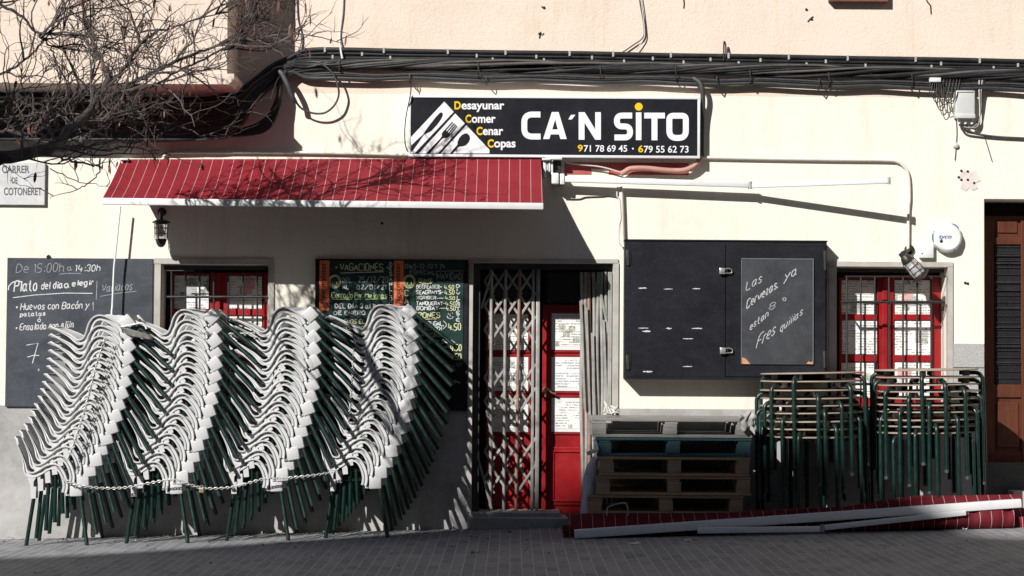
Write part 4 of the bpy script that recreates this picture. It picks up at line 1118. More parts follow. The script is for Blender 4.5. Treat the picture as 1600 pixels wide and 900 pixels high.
chalk('patatas', k5(150, 466, 334, 496), y, 0.0066, M['ch_w'], cb, 10, .1, 2); chalk('o', k5(280, 514, 300, 534), y, 0.0062, M['ch_w'], cb, 11); line(l5([(288, 508), (298, 498)]), y, 0.0055, M['ch_w'], cb)
chalk('* Ensalada con Alún', k5(112, 552, 540, 600), y, 0.0066, M['ch_w'], cb, 12, .15, 5) if 'ú' in STROKE else chalk('* Ensalada con Aluín'.replace('uí', 'ií'), k5(112, 552, 540, 600), y, 0.0066, M['ch_w'], cb, 12, .15, 5)
line(l5([(194, 708), (282, 692), (240, 842)]), y, 0.0070, M['ch_w'], cb); line(l5([(202, 796), (250, 782), (290, 784)]), y, 0.0062, M['ch_w'], cb); line(l5([(278, 890), (290, 880), (286, 900)]), y, 0.0055, M['ch_w'], cb)

X0, X1, Z0, Z1 = RC(491.5, 405, 731, 641, -.03)
gb = thing('chalkboard', 'tall green and black menu board with two orange strips beside the barred door', 'chalkboard', ((X0 + X1) / 2, 0, Z0))
mb = MB(); mb.rbox(X0, X1, -.028, -.001, Z0, Z1, .003); part(mb, 'backing', M['black_paint'], gb)
mb = MB(); BX(mb, 498, 406.5, 611, 566, -.034, -.027, .002); part(mb, 'panel', M['gboard'], gb)
mb = MB(); BX(mb, 613.5, 406.5, 724, 564, -.034, -.027, .002); part(mb, 'panel', M['gboard'], gb)
y = -.0345
for (a, b) in ((499, 514.5), (615.5, 630.5)):
    mb = MB(); BX(mb, a, 407, b, 485, -.036, -.033, .0005); part(mb, 'printed_strip', M['orange'], gb)
    letters('Jägermeister', (a + 1.5, 410, b - 3, 476), -.0368, M['blk'], gb, .012, rot90=True, th=.0008)
    c = (a + 24, 440); mb = MB(); mb.tube([W(c[0] + 9 * math.cos(k * PI / 16), c[1] + 10 * math.sin(k * PI / 16), y) for k in range(32)], .004, 6, closed=True, flat=.3)
    mb.tube([W(c[0] + 7 * math.cos(k * PI / 16), c[1] + 8 * math.sin(k * PI / 16), y) for k in range(32)], .0025, 6, closed=True, flat=.3)
    for dx in (-3, 3): mb.tube([W(c[0] + dx, c[1] + 1, y), W(c[0] + dx * 1.2, c[1] + 5, y), W(c[0], c[1] + 6, y)], .003, 6, flat=.3)
    part(mb, 'emblem', M['ch_y'], gb)
k1 = lambda a, b, c, d: (485 + a / 7.5, 400 + b / 7.5, 485 + c / 7.5, 400 + d / 7.5); l1 = lambda L: [(485 + a / 7.5, 400 + b / 7.5) for a, b in L]
ww = .0058
chalk('* VACACIONES *'.replace('VACA', 'VAGA'), k1(290, 90, 910, 172), y, 0.0065, M['ch_y'], gb, 1); line(l1([(350, 200), (860, 184)]), y, 0.0056, M['ch_w'], gb)
chalk('DEL', k1(376, 256, 478, 310), y, 0.0065, M['ch_d'], gb, 2); chalk('25/12/20', k1(564, 240, 908, 306), y, 0.0065, M['ch_d'], gb, 3)
chalk('AL', k1(376, 344, 452, 388), y, ww * 1.3, M['ch_w'], gb, 4); chalk('02/01/21', k1(544, 340, 886, 390), y, ww * 1.3, M['ch_w'], gb, 5)
chalk('Cerrado', k1(250, 424, 494, 492), y, ww * 1.3, M['ch_g'], gb, 6); chalk('Por', k1(520, 432, 602, 490), y, ww * 1.3, M['ch_g'], gb, 7); chalk('Mejoras', k1(644, 436, 900, 490), y, ww * 1.3, M['ch_g'], gb, 8)
for L in ([(262, 508), (488, 506)], [(522, 506), (598, 506)], [(644, 508), (894, 500)]): line(l1(L), y, 0.0056, M['ch_g'], gb)
chalk('DEL DÍA 3 al 14', k1(288, 560, 786, 612), y, 0.0079, M['ch_w'], gb, 9); chalk('DE ENERO', k1(276, 646, 640, 690), y, 0.0079, M['ch_w'], gb, 10)
chalk('* VOLVEREMOS EL', k1(98, 742, 640, 790), y, ww * 1.3, M['ch_y'], gb, 11, slant=.1); chalk('VERSIÓN DE NOCHE', k1(150, 830, 700, 870), y, 0.0061, M['ch_y'], gb, 12, slant=.1)
chalk('DESANLLOC', (608.5, 409, 612.5, 479), y, 0.0052, M['ch_w'], gb, 13, vertical=True, jit=.1)
k2 = lambda a, b, c, d: (605 + a / 7.5, 400 + b / 7.5, 605 + c / 7.5, 400 + d / 7.5); l2 = lambda L: [(605 + a / 7.5, 400 + b / 7.5) for a, b in L]
chalk('DIAS-22-23 Y 24', k2(212, 94, 676, 146), y, 0.0056, M['ch_d'], gb, 20); chalk('ESPECIAL', k2(268, 166, 560, 212), y, 0.0047, M['ch_d'], gb, 21, rise=-1); chalk('NAVIDAD', k2(588, 196, 876, 276), y, 0.0056, M['ch_d'], gb, 22)
line(l2([(576, 180), (890, 172), (884, 296), (584, 304), (576, 180)]), y, 0.0047, M['ch_d'], gb)
chalk('GINS', k2(372, 266, 530, 312), y, 0.0056, M['ch_g'], gb, 23); line(l2([(396, 326), (520, 322)]), y, 0.0047, M['ch_y'], gb)
for i, (nm, b, d) in enumerate((('BEEFEATER', (345, 340, 610, 384), (612, 640)), ("SEAGRAM'S", (342, 402, 630, 446), (632, 658)), ('XORIGER', (346, 472, 572, 506), (578, 660)), ('TANQUERAY', (342, 534, 652, 576), (654, 674)), ('BOMBAY', (346, 590, 602, 632), (608, 676)))):
    chalk(nm, k2(*b), y, 0.0068, M['ch_w'], gb, 30 + i); line(l2([(d[0], b[1] + 24), (d[1], b[1] + 22)]), y, 0.0052, M['ch_w'], gb)
    chalk('4.50', k2(666 + i * 5, b[1] + 2, 780 + i * 5, b[3] + 6), y, 0.0061, M['ch_y'], gb, 40 + i, slant=.1)
chalk('RONES', k2(366, 662, 618, 724), y, 0.0084, M['ch_y'], gb, 50); line(l2([(390, 742), (580, 738)]), y, 0.0056, M['ch_y'], gb)
chalk('LLÓ, BRUGAL,', k2(300, 768, 664, 818), y, 0.0070, M['ch_w'], gb, 51); chalk('BACARDI', k2(380, 832, 640, 872), y, 0.0070, M['ch_w'], gb, 52); chalk('>', k2(656, 792, 708, 856), y, 0.0065, M['ch_w'], gb, 53, jit=.05)
chalk('4.50', k2(716, 790, 862, 868), y, 0.0084, M['ch_y'], gb, 54)
k3 = lambda a, b, c, d: (605 + a / 5.63, 490 + b / 5.63, 605 + c / 5.63, 490 + d / 5.63); l3 = lambda L: [(605 + a / 5.63, 490 + b / 5.63) for a, b in L]
chalk('WHISKY', k3(300, 166, 478, 202), y, 0.0075, M['ch_y'], gb, 55); line(l3([(360, 208), (476, 204)]), y, 0.0056, M['ch_y'], gb)
chalk('CUTTY SARK', k3(340, 232, 572, 260), y, 0.0070, M['ch_w'], gb, 56); line(l3([(482, 294), (545, 292)]), y, 0.0061, M['ch_w'], gb); line(l3([(574, 240), (598, 260)]), y, 0.0061, M['ch_w'], gb)
chalk('4.50', k3(556, 272, 652, 326), y, 0.0079, M['ch_y'], gb, 57); chalk('4.50', k3(552, 352, 650, 404), y, 0.0079, M['ch_y'], gb, 58)
line(l3([(632, 468), (610, 446), (614, 432), (628, 434), (634, 442), (642, 432), (654, 436), (652, 450), (632, 468)]), -.029, .005, M['ch_d'], gb, 'heart'); line(l3([(550, 450), (566, 466), (580, 462), (594, 470)]), -.029, .005, M['ch_d'], gb); line(l3([(592, 582), (602, 604), (616, 594), (628, 606), (642, 606)]), -.029, .006, M['ch_w'], gb)
chalk('DIVIERTETE.'[:10], (713, 444, 718.5, 503), y, 0.0056, M['ch_w'], gb, 60, vertical=True, jit=.1); chalk('CAND', (632.5, 452, 638, 500), y, 0.0065, M['ch_y'], gb, 61, vertical=True, jit=.1)
line(l2([(700, 702), (712, 726), (740, 738), (766, 726), (774, 706)]), y, 0.0056, M['ch_w'], gb, 'smile'); line(l2([(722, 672), (712, 690)]), y, 0.0047, M['ch_w'], gb, 'smile'); line(l2([(762, 662), (768, 676)]), y, 0.0047, M['ch_w'], gb, 'smile'); line(l2([(736, 676), (736, 704), (750, 708)]), y, 0.0047, M['ch_w'], gb, 'smile')

# ------------------------------------------------------------------ black wall cabinet with padlocks and its small chalkboard
yc = -0.17
X0, X1, Z0, Z1 = RC(976, 377, 1292.5, 593, yc)
cab = thing('wall_cabinet', 'black wooden wall cabinet with two padlocks and white scuff marks, right of the barred door', 'cabinet', ((X0 + X1) / 2, 0, Z0))
mb = MB(); mb.rbox(X0, X1, yc + .02, -.001, Z0, Z1, .003); mb.rbox(X0 - .004, X1 + .004, yc + .012, -.0015, Z1 + .0005, Z1 + .012, .002); part(mb, 'body', M['black_paint'], cab)
mb = MB(); BX(mb, 978.5, 381, 1133.3, 589, yc, yc + .019, .003); part(mb, 'door', M['black_paint'], cab)
mb = MB(); BX(mb, 1134.3, 381, 1290, 589, yc, yc + .019, .003); part(mb, 'door', M['black_paint'], cab)
mb = MB(); BX(mb, 976.2, 589.6, 1292.3, 593.5, yc - .004, yc + .03, .002); part(mb, 'bottom_rail', M['black_paint'], cab)
for (a, b, c, d) in ((978, 391, 985.5, 414), (978, 555, 985.5, 577), (1287, 392, 1291.5, 422), (1286, 549, 1291, 574)):
    mb = MB(); BX(mb, a, b, c, d, yc - .008, yc - .0005, .002); mb.tube([W((a + c) / 2, b - .5, yc - .008), W((a + c) / 2, d + .5, yc - .008)], .008, 8); part(mb, 'hinge', M['iron'], cab, 40)
M['scuff'] = chalk_mat('white_scuff', (0.62, 0.62, 0.62))
rnd = random.Random(4); mb = MB()
for (a, b, L, h) in ((1004, 450, 13, 3), (1044, 451.5, 14, 1.4), (1088, 451, 12, 2), (1005, 512.5, 16, 1.8), (1010, 517.5, 13, 3), (1045, 513, 9, 3.4), (1089, 513, 16, 2.4), (1075, 529, 16, 1.6), (1074, 572.5, 15, 1.4), (1012, 580.5, 15, 3)):
    n_ = 8; up = [(a - L / 2 + L * k / n_, b - h / 2 * rnd.uniform(.3, 1) * math.sin(.3 + 2.5 * k / n_)) for k in range(n_ + 1)]; dn = [(a - L / 2 + L * k / n_, b + .3 + h / 2 * rnd.uniform(.3, 1) * math.sin(.3 + 2.5 * k / n_)) for k in range(n_, -1, -1)]
    mb.prism([(W(p, q, yc).x, W(p, q, yc).z) for p, q in up + dn], yc - .0012, yc + .001)
part(mb, 'scuff_marks', M['scuff'], cab)
M['steel'] = pmat('worn_steel', (0.62, 0.62, 0.60), 0.35, 0.2, 30, metal=0.8)
for (a, b) in ((1124, 423.5), (1125, 548)):
    lk = thing('padlock', ('upper' if b < 480 else 'lower') + ' steel padlock hanging sideways on the black cabinet', 'padlock', W(a + 4, b, yc - .02), 'padlocks on the black cabinet')
    mb = MB(); X0_, X1_, Z0_, Z1_ = RC(a, b - 5, a + 9, b + 5, yc - .03); mb.rbox(X0_, X1_, yc - .034, yc - .012, Z0_, Z1_, .004); part(mb, 'body', M['steel'], lk, 40)
    mb = MB(); mb.tube(catmull([W(a + 9, b - 3.5, yc - .022), W(a + 15, b - 4, yc - .022), W(a + 19, b - 2, yc - .022), W(a + 19.5, b + .5, yc - .022), W(a + 18, b + 3, yc - .022), W(a + 9, b + 3.5, yc - .022)], 5), .004, 8); part(mb, 'shackle', M['steel'], lk, 50)
    mb = MB(); mb.tube([W(a + 12, b - 6, yc - .004), W(a + 12, b - 2, yc - .018), W(a + 12, b + 2, yc - .018), W(a + 12, b + 6, yc - .004)], .005, 6); part(mb, 'hasp', M['iron'], cab, 40)
yb = yc - .012
X0, X1, Z0, Z1 = RC(1158.5, 404, 1271, 569.5, yb)
sb = thing('chalkboard', 'small slate chalkboard with slanted handwriting screwed to the black cabinet door', 'chalkboard', ((X0 + X1) / 2, yb, Z0))
mb = MB(); mb.rbox(X0, X1, yb, yc - .0005, Z0, Z1, .001); part(mb, 'panel', M['slate2'], sb)
mb = MB(); M['slate_edge'] = pmat('grey_trim', (0.12, 0.12, 0.13), 0.5, .2, 9)
for (a, b, c, d) in ((1158, 403.6, 1271.4, 405.4), (1158, 405.8, 1159.4, 569), (1269.8, 405.8, 1271.4, 569)): BX(mb, a, b, c, d, yb - .003, yb + .002)
part(mb, 'edge', M['slate_edge'], sb)
M['ch_s'] = chalk_mat('thin_chalk', (0.50, 0.51, 0.52))
k4 = lambda a, b, c, d: (1140 + a / 4.288, 390 + b / 4.288, 1140 + c / 4.288, 390 + d / 4.288); l4 = lambda L: [(1140 + a / 4.288, 390 + b / 4.288) for a, b in L]
y = yb - .0005
chalk('Las', k4(108, 214, 212, 278), y, 0.0060, M['ch_s'], sb, 1, .2, 14); chalk('Cervezas.', k4(112, 336, 320, 398), y, 0.0075, M['ch_s'], sb, 2, .15, 33); chalk('ya', k4(366, 168, 448, 210), y, 0.0075, M['ch_s'], sb, 3, .15, 10)
chalk('estan', k4(136, 492, 256, 542), y, 0.0060, M['ch_s'], sb, 4, .15, 22); chalk('8', k4(262, 362, 300, 408), y, 0.0053, M['ch_d'], sb, 5, .25, 3); chalk('o', k4(358, 322, 378, 342), y, 0.0053, M['ch_s'], sb, 6)
chalk('Fres', k4(178, 572, 300, 660), y, 0.0060, M['ch_s'], sb, 7, .25, 22); chalk('quiiias'.replace('q', 'q'), k4(336, 520, 486, 556), y, 0.0053, M['ch_s'], sb, 8, .2, 28)
M['orange_tape'] = pmat('bare_wood_corner', (0.55, 0.28, 0.12), 0.7, .2, 20)
poly(l4([(84, 722), (110, 732), (138, 766), (84, 766)]), yb - .0012, .001, M['orange_tape'], sb, 'chipped_corner'); poly(l4([(514, 764), (530, 748), (545, 756), (558, 744), (558, 768)]), yb - .0012, .001, M['orange_tape'], sb, 'chipped_corner')

# ------------------------------------------------------------------ alarm siren, small box, junction box, splitter
sr = thing('alarm_siren', 'round white alarm siren box with blue lettering above the right window', 'alarm', (W(1478, 372).x, 0, W(1478, 372).z))
mb = MB(); p = W(1478, 372); mb.lathe([(0, 0), (.117, 0), (.117, .03), (.108, .062), (.095, .072), (.0, .074)], (p.x, 0, p.z), 'Y', 40); part(mb, 'case', M['white'], sr, 35)
M['bluegrey'] = pmat('blue_grey_lens', (0.12, 0.20, 0.27), 0.3, .2, 5)
mb = MB()
for a0, a1 in ((35, 75), (150, 200), (-65, -30)):
    mb.tube([(p.x + .113 * math.cos(math.radians(a0 + (a1 - a0) * k / 8)), -.05, p.z + .113 * math.sin(math.radians(a0 + (a1 - a0) * k / 8))) for k in range(9)], [.002, .006, .009, .010, .010, .010, .009, .006, .002], 8)
part(mb, 'strobe_lens', M['bluegrey'], sr, 40)
M['blue_ink'] = pmat('blue_print', (0.02, 0.07, 0.35), 0.4, .1, 4)
letters('tyco', (1467.5, 367.5, 1487, 374.5), -.0765, M['blue_ink'], sr, .0, .35, .001)
mb = MB(); q = W(1471, 377, -.076); mb.lathe([(0, 0), (.013, 0), (.010, .003), (0, .003)], (q.x, -.0735, q.z), 'Y', 9); part(mb, 'keyhole', M['blk'], sr)
mb = MB(); BX(mb, 1437, 382, 1459, 403, -.05, -.001, .006); w1 = tag(mb.build('connection_box', M['white'], None, 40), 'small white square box beside the round alarm siren', 'box')
mb = MB(); q = W(1441, 396, -.052); mb.lathe([(0, 0), (.006, 0), (.004, .003), (0, .003)], (q.x, -.0495, q.z), 'Y', 8); mb.build('screw_hole', M['blk'], w1)
jb = thing('junction_box', 'grey plastic telephone junction box with cable glands hanging under the cables', 'junction box', (W(1509, 165).x, 0, W(1509, 190).z))
mb = MB(); X0, X1, Z0, Z1 = RC(1493, 141, 1524, 184, -.09); mb.rbox(X0, X1, -.09, -.002, Z0, Z1, .012, 3); part(mb, 'case', M['graypvc'], jb, 40)
mb = MB(); BX(mb, 1493.5, 178, 1524, 184.5, -.10, -.0895, .003); part(mb, 'cover_flap', M['graypvc'], jb, 40); mb = MB(); BX(mb, 1495, 141.5, 1521, 144, -.097, -.0895, .002); part(mb, 'cover_lip', M['graypvc'], jb, 40)
for px in (1498.5, 1508.5, 1518.5):
    mb = MB(); q = W(px, 188, -.05); mb.lathe([(0, -.03), (.010, -.03), (.014, -.012), (.014, .018), (0, .018)], q, seg=10); part(mb, 'cable_gland', M['sign_white'], jb, 40)
sp = MB(); BX(sp, 1453, 121, 1470.5, 128, -.13, -.09, .006); sp2 = tag(sp.build('cable_splitter', M['white'], None, 40), 'small white cable splitter clipped under the black cables', 'splitter')
ks = MB(); q = W(1494, 227, -.02); ks.lathe([(0, 0), (.022, 0), (.024, .01), (.018, .022), (0, .028)], (q.x, -.001, q.z), 'Y', 14); tag(ks.build('wall_fixture', M['graypvc'], None, 40), 'small round grey fixture on the wall below the junction box', 'fixture')
# ------------------------------------------------------------------ wall lanterns
M['lantern'] = pmat('dark_lantern_metal', (0.035, 0.033, 0.03), 0.45, 0.3, 15, metal=.3)
t = NT('lantern_glass'); t.b.inputs['Transmission Weight'].default_value = 0.7; t.b.inputs['IOR'].default_value = 1.45; t.color((.92, .94, .94)); M['lglass'] = t.set(0.15)
def lantern(label, org, R3, s):
    t = thing('wall_lantern', label, 'wall lamp', org, 'caged wall lanterns')
    t.rotation_euler = R3.to_euler(); t.scale = (s, s, s)
    mb = MB(); mb.lathe([(0, .218), (.03, .216), (.05, .208), (.070, .197), (.070, .190), (.048, .190), (.046, .178), (0, .178)], seg=24); mb.build('cap', M['lantern'], t, 35)
    mb = MB(); mb.lathe([(.0, .177), (.046, .177), (.047, .15), (.043, .09), (.036, .066), (0, .066)], seg=24); mb.build('glass', M['lglass'], t, 40)
    mb = MB(); mb.lathe([(0, .066), (.042, .066), (.044, .058), (.034, .024), (.018, .004), (0, 0)], seg=20); mb.build('base', M['lantern'], t, 35)
    mb = MB()
    for k in range(6):
        a = k * PI / 3 + .3; mb.tube([(.052 * math.cos(a), .052 * math.sin(a), .19), (.053 * math.cos(a), .053 * math.sin(a), .14), (.046 * math.cos(a), .046 * math.sin(a), .062)], .0028, 6)
    for z, r in ((.15, .0535), (.108, .0505)): mb.tube([(r * math.cos(k * PI / 12), r * math.sin(k * PI / 12), z) for k in range(24)], .0026, 6, closed=True)
    mb.build('cage', M['lantern'], t, 50)
    mb = MB(); mb.lathe([(0, .17), (.012, .17), (.012, .14), (.02, .125), (.02, .10), (.01, .088), (0, .086)], seg=12); mb.build('bulb', M['sign_white'], t, 40)
    return t
o1 = W(251.5, 386.5, -.13)
l1_ = lantern('dark caged wall lantern hanging upright under the left end of the awning', o1, Matrix.Identity(3), 1.0)
mb = MB(); mb.tube(catmull([(0, 0, .214), (0, 0.0, .24), (-.012, .04, .27), (-.02, .125, .285)], 5), .013, 10); mb.lathe([(0, 0), (.035, 0), (.03, .012), (0, .014)], (-.02, .128, .285), 'Y', 16); mb.build('bracket', M['lantern'], l1_, 40)
ax = Vector((120, 0, -140)).normalized(); q = Vector((0, 0, 1)).rotation_difference(ax)
l2_ = lantern('grey caged wall lantern tilted sideways over the right window', W(1410, 398, -.14), q.to_matrix(), 1.12)
mb = MB(); mb.tube([(0, 0, .01), (0, 0, -.018)], .022, 12); 
Ri = q.to_matrix().inverted(); p0 = Ri @ (W(1413, 394, -.14) - l2_.location); p1 = Ri @ (W(1420, 391, -.03) - l2_.location)
mb.tube([Vector((0, 0, -.012)), p0, p1], .012, 10); mb.tube([p1, p1 + Ri @ Vector((0.0, .03, 0))], .035, 14); mb.build('bracket', M['lantern'], l2_, 40)

# ------------------------------------------------------------------ conduits and cables
M['cable'] = pmat('black_cable', (0.012, 0.0125, 0.014), 0.5, 0.35, 10, dirt=(0.06, 0.06, 0.06), dirt_amt=.5, dscale=7)
M['cable2'] = pmat('faded_grey_cable', (0.050, 0.051, 0.054), 0.55, 0.3, 10)
M['cable3'] = pmat('dusty_brown_grey_cable', (0.085, 0.078, 0.070), 0.65, .35, 9)
M['conduit'] = pmat('painted_conduit', (0.70, 0.665, 0.59), 0.6, 0.10, 6); M['whitecable'] = pmat('white_cable', (0.58, 0.56, 0.52), 0.5, .1, 8)
M['pinkpipe'] = pmat('pinkish_flexible_pipe', (0.46, 0.24, 0.20), 0.6, .15, 9); M['clipw'] = pmat('white_clip', (0.38, 0.38, 0.375), .5, .1, 5)
def run(name, label, cat, pts, y, r, mat, group=None, sm=6, seg=8):
    mb = MB(); P = [W(p[0], p[1], p[2] if len(p) > 2 else y) for p in pts]
    mb.tube(catmull(P, sm), r, seg); return tag(mb.build(name, mat, None, 50), label, cat, group)
rnd = random.Random(21)
def left_tail(y0, off, yd):
    """the bundle swings down and runs under the bay"""
    return [(-30, 176 + off * 1.1, yd - .05), (120, 180 + off * 1.1, yd - .06), (250, 184 + off, yd - .07), (330, 182 + off, yd - .09), (372, 168 + off * .9, yd - .11), (398, 140 + off * .55, yd - .09), (425, 112 + off * .3 + (y0 - 80) * .3, yd - .05), (452, (y0 + 98) / 2 + 2, yd - .02), (480, y0 - 1, yd)]
ROWS = [(80, 4.2, 'cable', 'topmost thick black cable with white clips running along the facade'), (86, 2.6, 'cable', 'second black cable from the top of the bundle with white clips'), (91.3, 2.6, 'cable', 'third black cable from the top of the bundle with white clips')]
SL = 0.0155
def yrow(x, y0): return y0 + (x - 640) * SL * (1 if x < 1250 else 1) + max(0, x - 1200) * .004
CLIPX = [[508, 600, 700, 790, 890, 958, 1048, 1138, 1232, 1324, 1430, 1530], [566, 745, 838, 925, 1020, 1110, 1188, 1290, 1470, 1590], [520, 610, 770, 850, 975, 1068, 1154, 1260, 1352, 1455, 1552]]
for i, (y0, rp, mt, lab) in enumerate(ROWS):
    pts = left_tail(y0, -28 + i * 9, -.03)
    pts += [(x, yrow(x, y0) + rnd.uniform(-.7, .7), -.03) for x in range(540, 1700, 95)]
    o = run('cable', lab, 'cable', pts, -.03, rp / 200, M['cable'], 'cables along the facade')
    for cx in CLIPX[i]:
        mb = MB(); p = W(cx, yrow(cx, y0), -.03); mb.rbox(p.x - .008, p.x + .008, -.03 - rp / 200 - .003, -.002, p.z - rp / 200 - .001, p.z + rp / 200 + .002, .002); mb.build('cable_clip', M['clipw'], o)
for i in range(15):                       # loosely twisted middle bundle
    y0 = 101.5; ph = rnd.uniform(0, 6.28); fr = rnd.uniform(.006, .016)
    pts = left_tail(y0 + rnd.uniform(-5, 6), -18 + i * 3.2, -.06)
    for x in range(520, 1700, 45):
        am = 6.3 if i < 8 else 7.5
        pts.append((x, yrow(x, y0) + am * math.sin(ph + x * fr) + rnd.uniform(-.8, .8) + (i % 4 - 1.5) * .8, -.055 + .03 * math.cos(ph + x * fr)))
    run('cable', 'thin black cable in the twisted middle bundle along the facade', 'cable', pts, -.06, rnd.choice((.009, .011, .013, .015)), M['cable' if i % 4 else ('cable2' if i % 2 else 'cable3')], 'cables along the facade', 4)
for i, (y0, rp, mt) in enumerate(((116, 1.7, 'cable2'), (118.8, 1.9, 'cable'), (122.8, 3.6, 'cable2'))):
    pts = left_tail(y0, 14 + i * 10, -.05)
    for x in range(525, 1700, 60): pts.append((x, yrow(x, y0) + (1.6 * math.sin(x * .035 + i * .4) if x > 500 else 0) + rnd.uniform(-.5, .5), -.06 - .015 * (i == 1)))
    run('cable', ['thin grey cable just above the thick lowest cable of the bundle', 'black cable resting on the thick lowest cable of the bundle', 'thick sagging grey cable lowest in the bundle along the facade'][i], 'cable', pts, -.06, rp / 200, M[mt], 'cables along the facade', 5)
for i in range(4):                        # dark loops under the bay
    o_ = [(-30, 205 + i * 4, -.12), (150, 209 + i * 3, -.13), (300, 212 + i * 1.5, -.13), (380, 210 - i * 2, -.14), (418, 200 - i * 5, -.13), (436, 165 - i * 5, -.12), (440, 130 - i * 3, -.09), (470, 112 - i * 5, -.05), (560, yrow(560, 104) - i, -.04)]
    run('cable', 'black cable looping down into the shadow under the bay', 'cable', o_, -.1, .018 + .002 * i, M['cable'], 'cables under the bay')
for i in range(7):
    o_ = [(-30, 158 + i * 8, -.10), (140, 163 + i * 7.5, -.10), (290, 166 + i * 6.5, -.12), (360, 158 + i * 5.5, -.15), (400, 124 + i * 4, -.11), (440, 100 + i * 3, -.06), (500, 97 + i * 1.5, -.04)]
    run('cable', 'thick black cable in the dark bundle under the bay', 'cable', o_, -.1, rnd.choice((.02, .024, .028)), M['cable'], 'cables in the dark bundle under the bay')
# straps round the bundle
for x, a, b in ((530, 96, 112), (640, 116, 127), (747, 96, 118), (760, 118, 128), (938, 98, 116), (1056, 97, 118), (1120, 112, 126), (1172, 102, 120), (1280, 113, 126), (1295, 103, 122), (1425, 103, 122)):
    mb = MB(); p = W(x, yrow(x, (a + b) / 2), -.10); h = (b - a) / 400
    mb.tube([(p.x - .004, -.005, p.z + h), (p.x, -.10, p.z + h), (p.x + .003, -.105, p.z), (p.x, -.10, p.z - h), (p.x + .004, -.005, p.z - h)], .005, 6)
    tag(mb.build('cable_tie', M['cable'], None, 50), 'black tie looped round the cable bundle along the facade', 'cable tie', 'ties round the cable bundle')
run('conduit', 'pale conduit pipe running along the wall above the awning', 'pipe', [(254, 262), (255, 248), (262, 239.5), (285, 238), (470, 238.5), (642, 242)], -.02, .013, M['conduit'])
run('conduit', 'pale conduit pipe from the sign that bends down to the right lantern', 'pipe', [(1094, 246), (1200, 248), (1300, 249.5), (1385, 250.5), (1403, 253), (1415, 263), (1420, 278), (1421, 310), (1419.5, 330), (1419, 392)], -.022, .0125, M['conduit'])
mb = MB()
for (x, yy) in ((1230, 249), (1340, 250)): BX(mb, x - 1.5, yy - 5, x + 1.5, yy + 4, -.038, -.001, .002)
run('flexible_pipe', 'pinkish flexible pipe curving under the right end of the sign', 'pipe', [(970, 272), (977, 268), (986, 263.5), (1010, 263), (1040, 266), (1065, 266.5), (1080, 262), (1090, 254), (1096, 244)], -.06, .021, M['pinkpipe'])
run('cable', 'grey cable bundle dropping from the facade cables down the right side of the sign', 'cable', [(1083, 122, -.07), (1094, 130, -.09), (1098, 146, -.09), (1098, 180, -.06), (1097, 215, -.05), (1097, 246, -.05)], -.06, .019, M['cable2'])
run('cable', 'thin white wire slanting under the sign to the pink pipe', 'cable', [(884, 254), (905, 257), (940, 261), (972, 270)], -.05, .006, M['whitecable'])
run('conduit', 'peeling white pipe standing between the barred door and the black cabinet', 'pipe', [(969, 292), (970.5, 300), (972, 340), (973, 370), (974.5, 386)], -.03, .017, M['conduit'])
run('cable', 'thin frayed wire hanging beside the peeling white pipe', 'cable', [(965, 292), (964, 306), (968, 312), (970, 340), (967.5, 352), (967, 376), (972, 386)], -.045, .006, M['whitecable'])
run('cable', 'thin grey wire sagging across the wall below the second awning arm', 'cable', [(884, 311), (905, 311), (915, 308), (940, 307), (950, 306), (964, 308)], -.008, .0045, M['cable2'])
run('cable', 'black wire looping down the left edge of the sign', 'cable', [(640.5, 120, -.06), (642, 135, -.10), (641, 149, -.14), (634, 185, -.10), (632.5, 215, -.06), (636, 234, -.05), (650, 245, -.05), (690, 249, -.03)], -.1, .0045, M['cable'])
run('cable', 'white wire coming down the upper wall left of the sign', 'cable', [(536.5, -20), (535, 20), (531, 55), (532, 75, -.05), (535, 92, -.1)], -.012, .008, M['whitecable'])
run('cable', 'thin brown wire against the upper wall at the shadow of the bay', 'cable', [(464, -10), (466, 30), (473, 58), (471, 78)], -.01, .005, M['cable2'])
run('cable', 'pair of thin wires kinking off the upper wall above the sign', 'cable', [(996, -20), (1001, 10), (1006, 40), (1005, 58), (990, 70), (965, 86), (945, 92)], -.02, .005, M['cable2'])
run('cable', 'twin thin wire hanging beside the pair above the sign', 'cable', [(998, -20), (1003, 10), (1007, 45), (1006, 60), (994, 78)], -.03, .004, M['whitecable'])
run('cable', 'short black hooked wire standing up from the cable bundle', 'cable', [(1131, 95), (1131, 70), (1132, 65), (1134, 72), (1134, 90)], -.05, .006, M['cable'])
run('cable', 'large open loop of cable hanging below the bundle beside the bay shadow', 'cable', [(488, 96, -.07), (503, 100, -.09), (520, 115, -.10), (528, 135, -.10), (529, 150, -.09), (522, 165, -.09), (508, 176, -.08), (490, 177, -.08), (472, 170, -.09), (463, 160, -.10)], -.09, .008, M['cable2'])
run('cable', 'short thick grey cable end hooking down beside the bay shadow', 'cable', [(436, 112, -.13), (441, 116, -.14), (450, 134, -.15), (457, 152, -.14), (461, 160, -.12)], -.1, .021, M['cable2'])
run('cable', 'brown cable leaving the junction box to the right edge', 'cable', [(1498, 192, -.05), (1506, 202, -.05), (1525, 209, -.03), (1560, 214, -.02), (1620, 217, -.02)], -.03, .009, M['cable2'])
for i in range(6):
    run('cable', 'thin black cable dropping beside the junction box', 'cable', [(1530 + i * 1.6, 124, -.07), (1530 + i * .9, 145, -.06), (1531 + i * .5, 170, -.04), (1530 - i * .5, 190, -.05), (1524 - i * 2, 199, -.05), (1512 - i * 2, 198 - (i % 3) * 2, -.05)], -.05, .0055, M['cable' if i % 3 else 'whitecable'], 'cables beside the junction box')
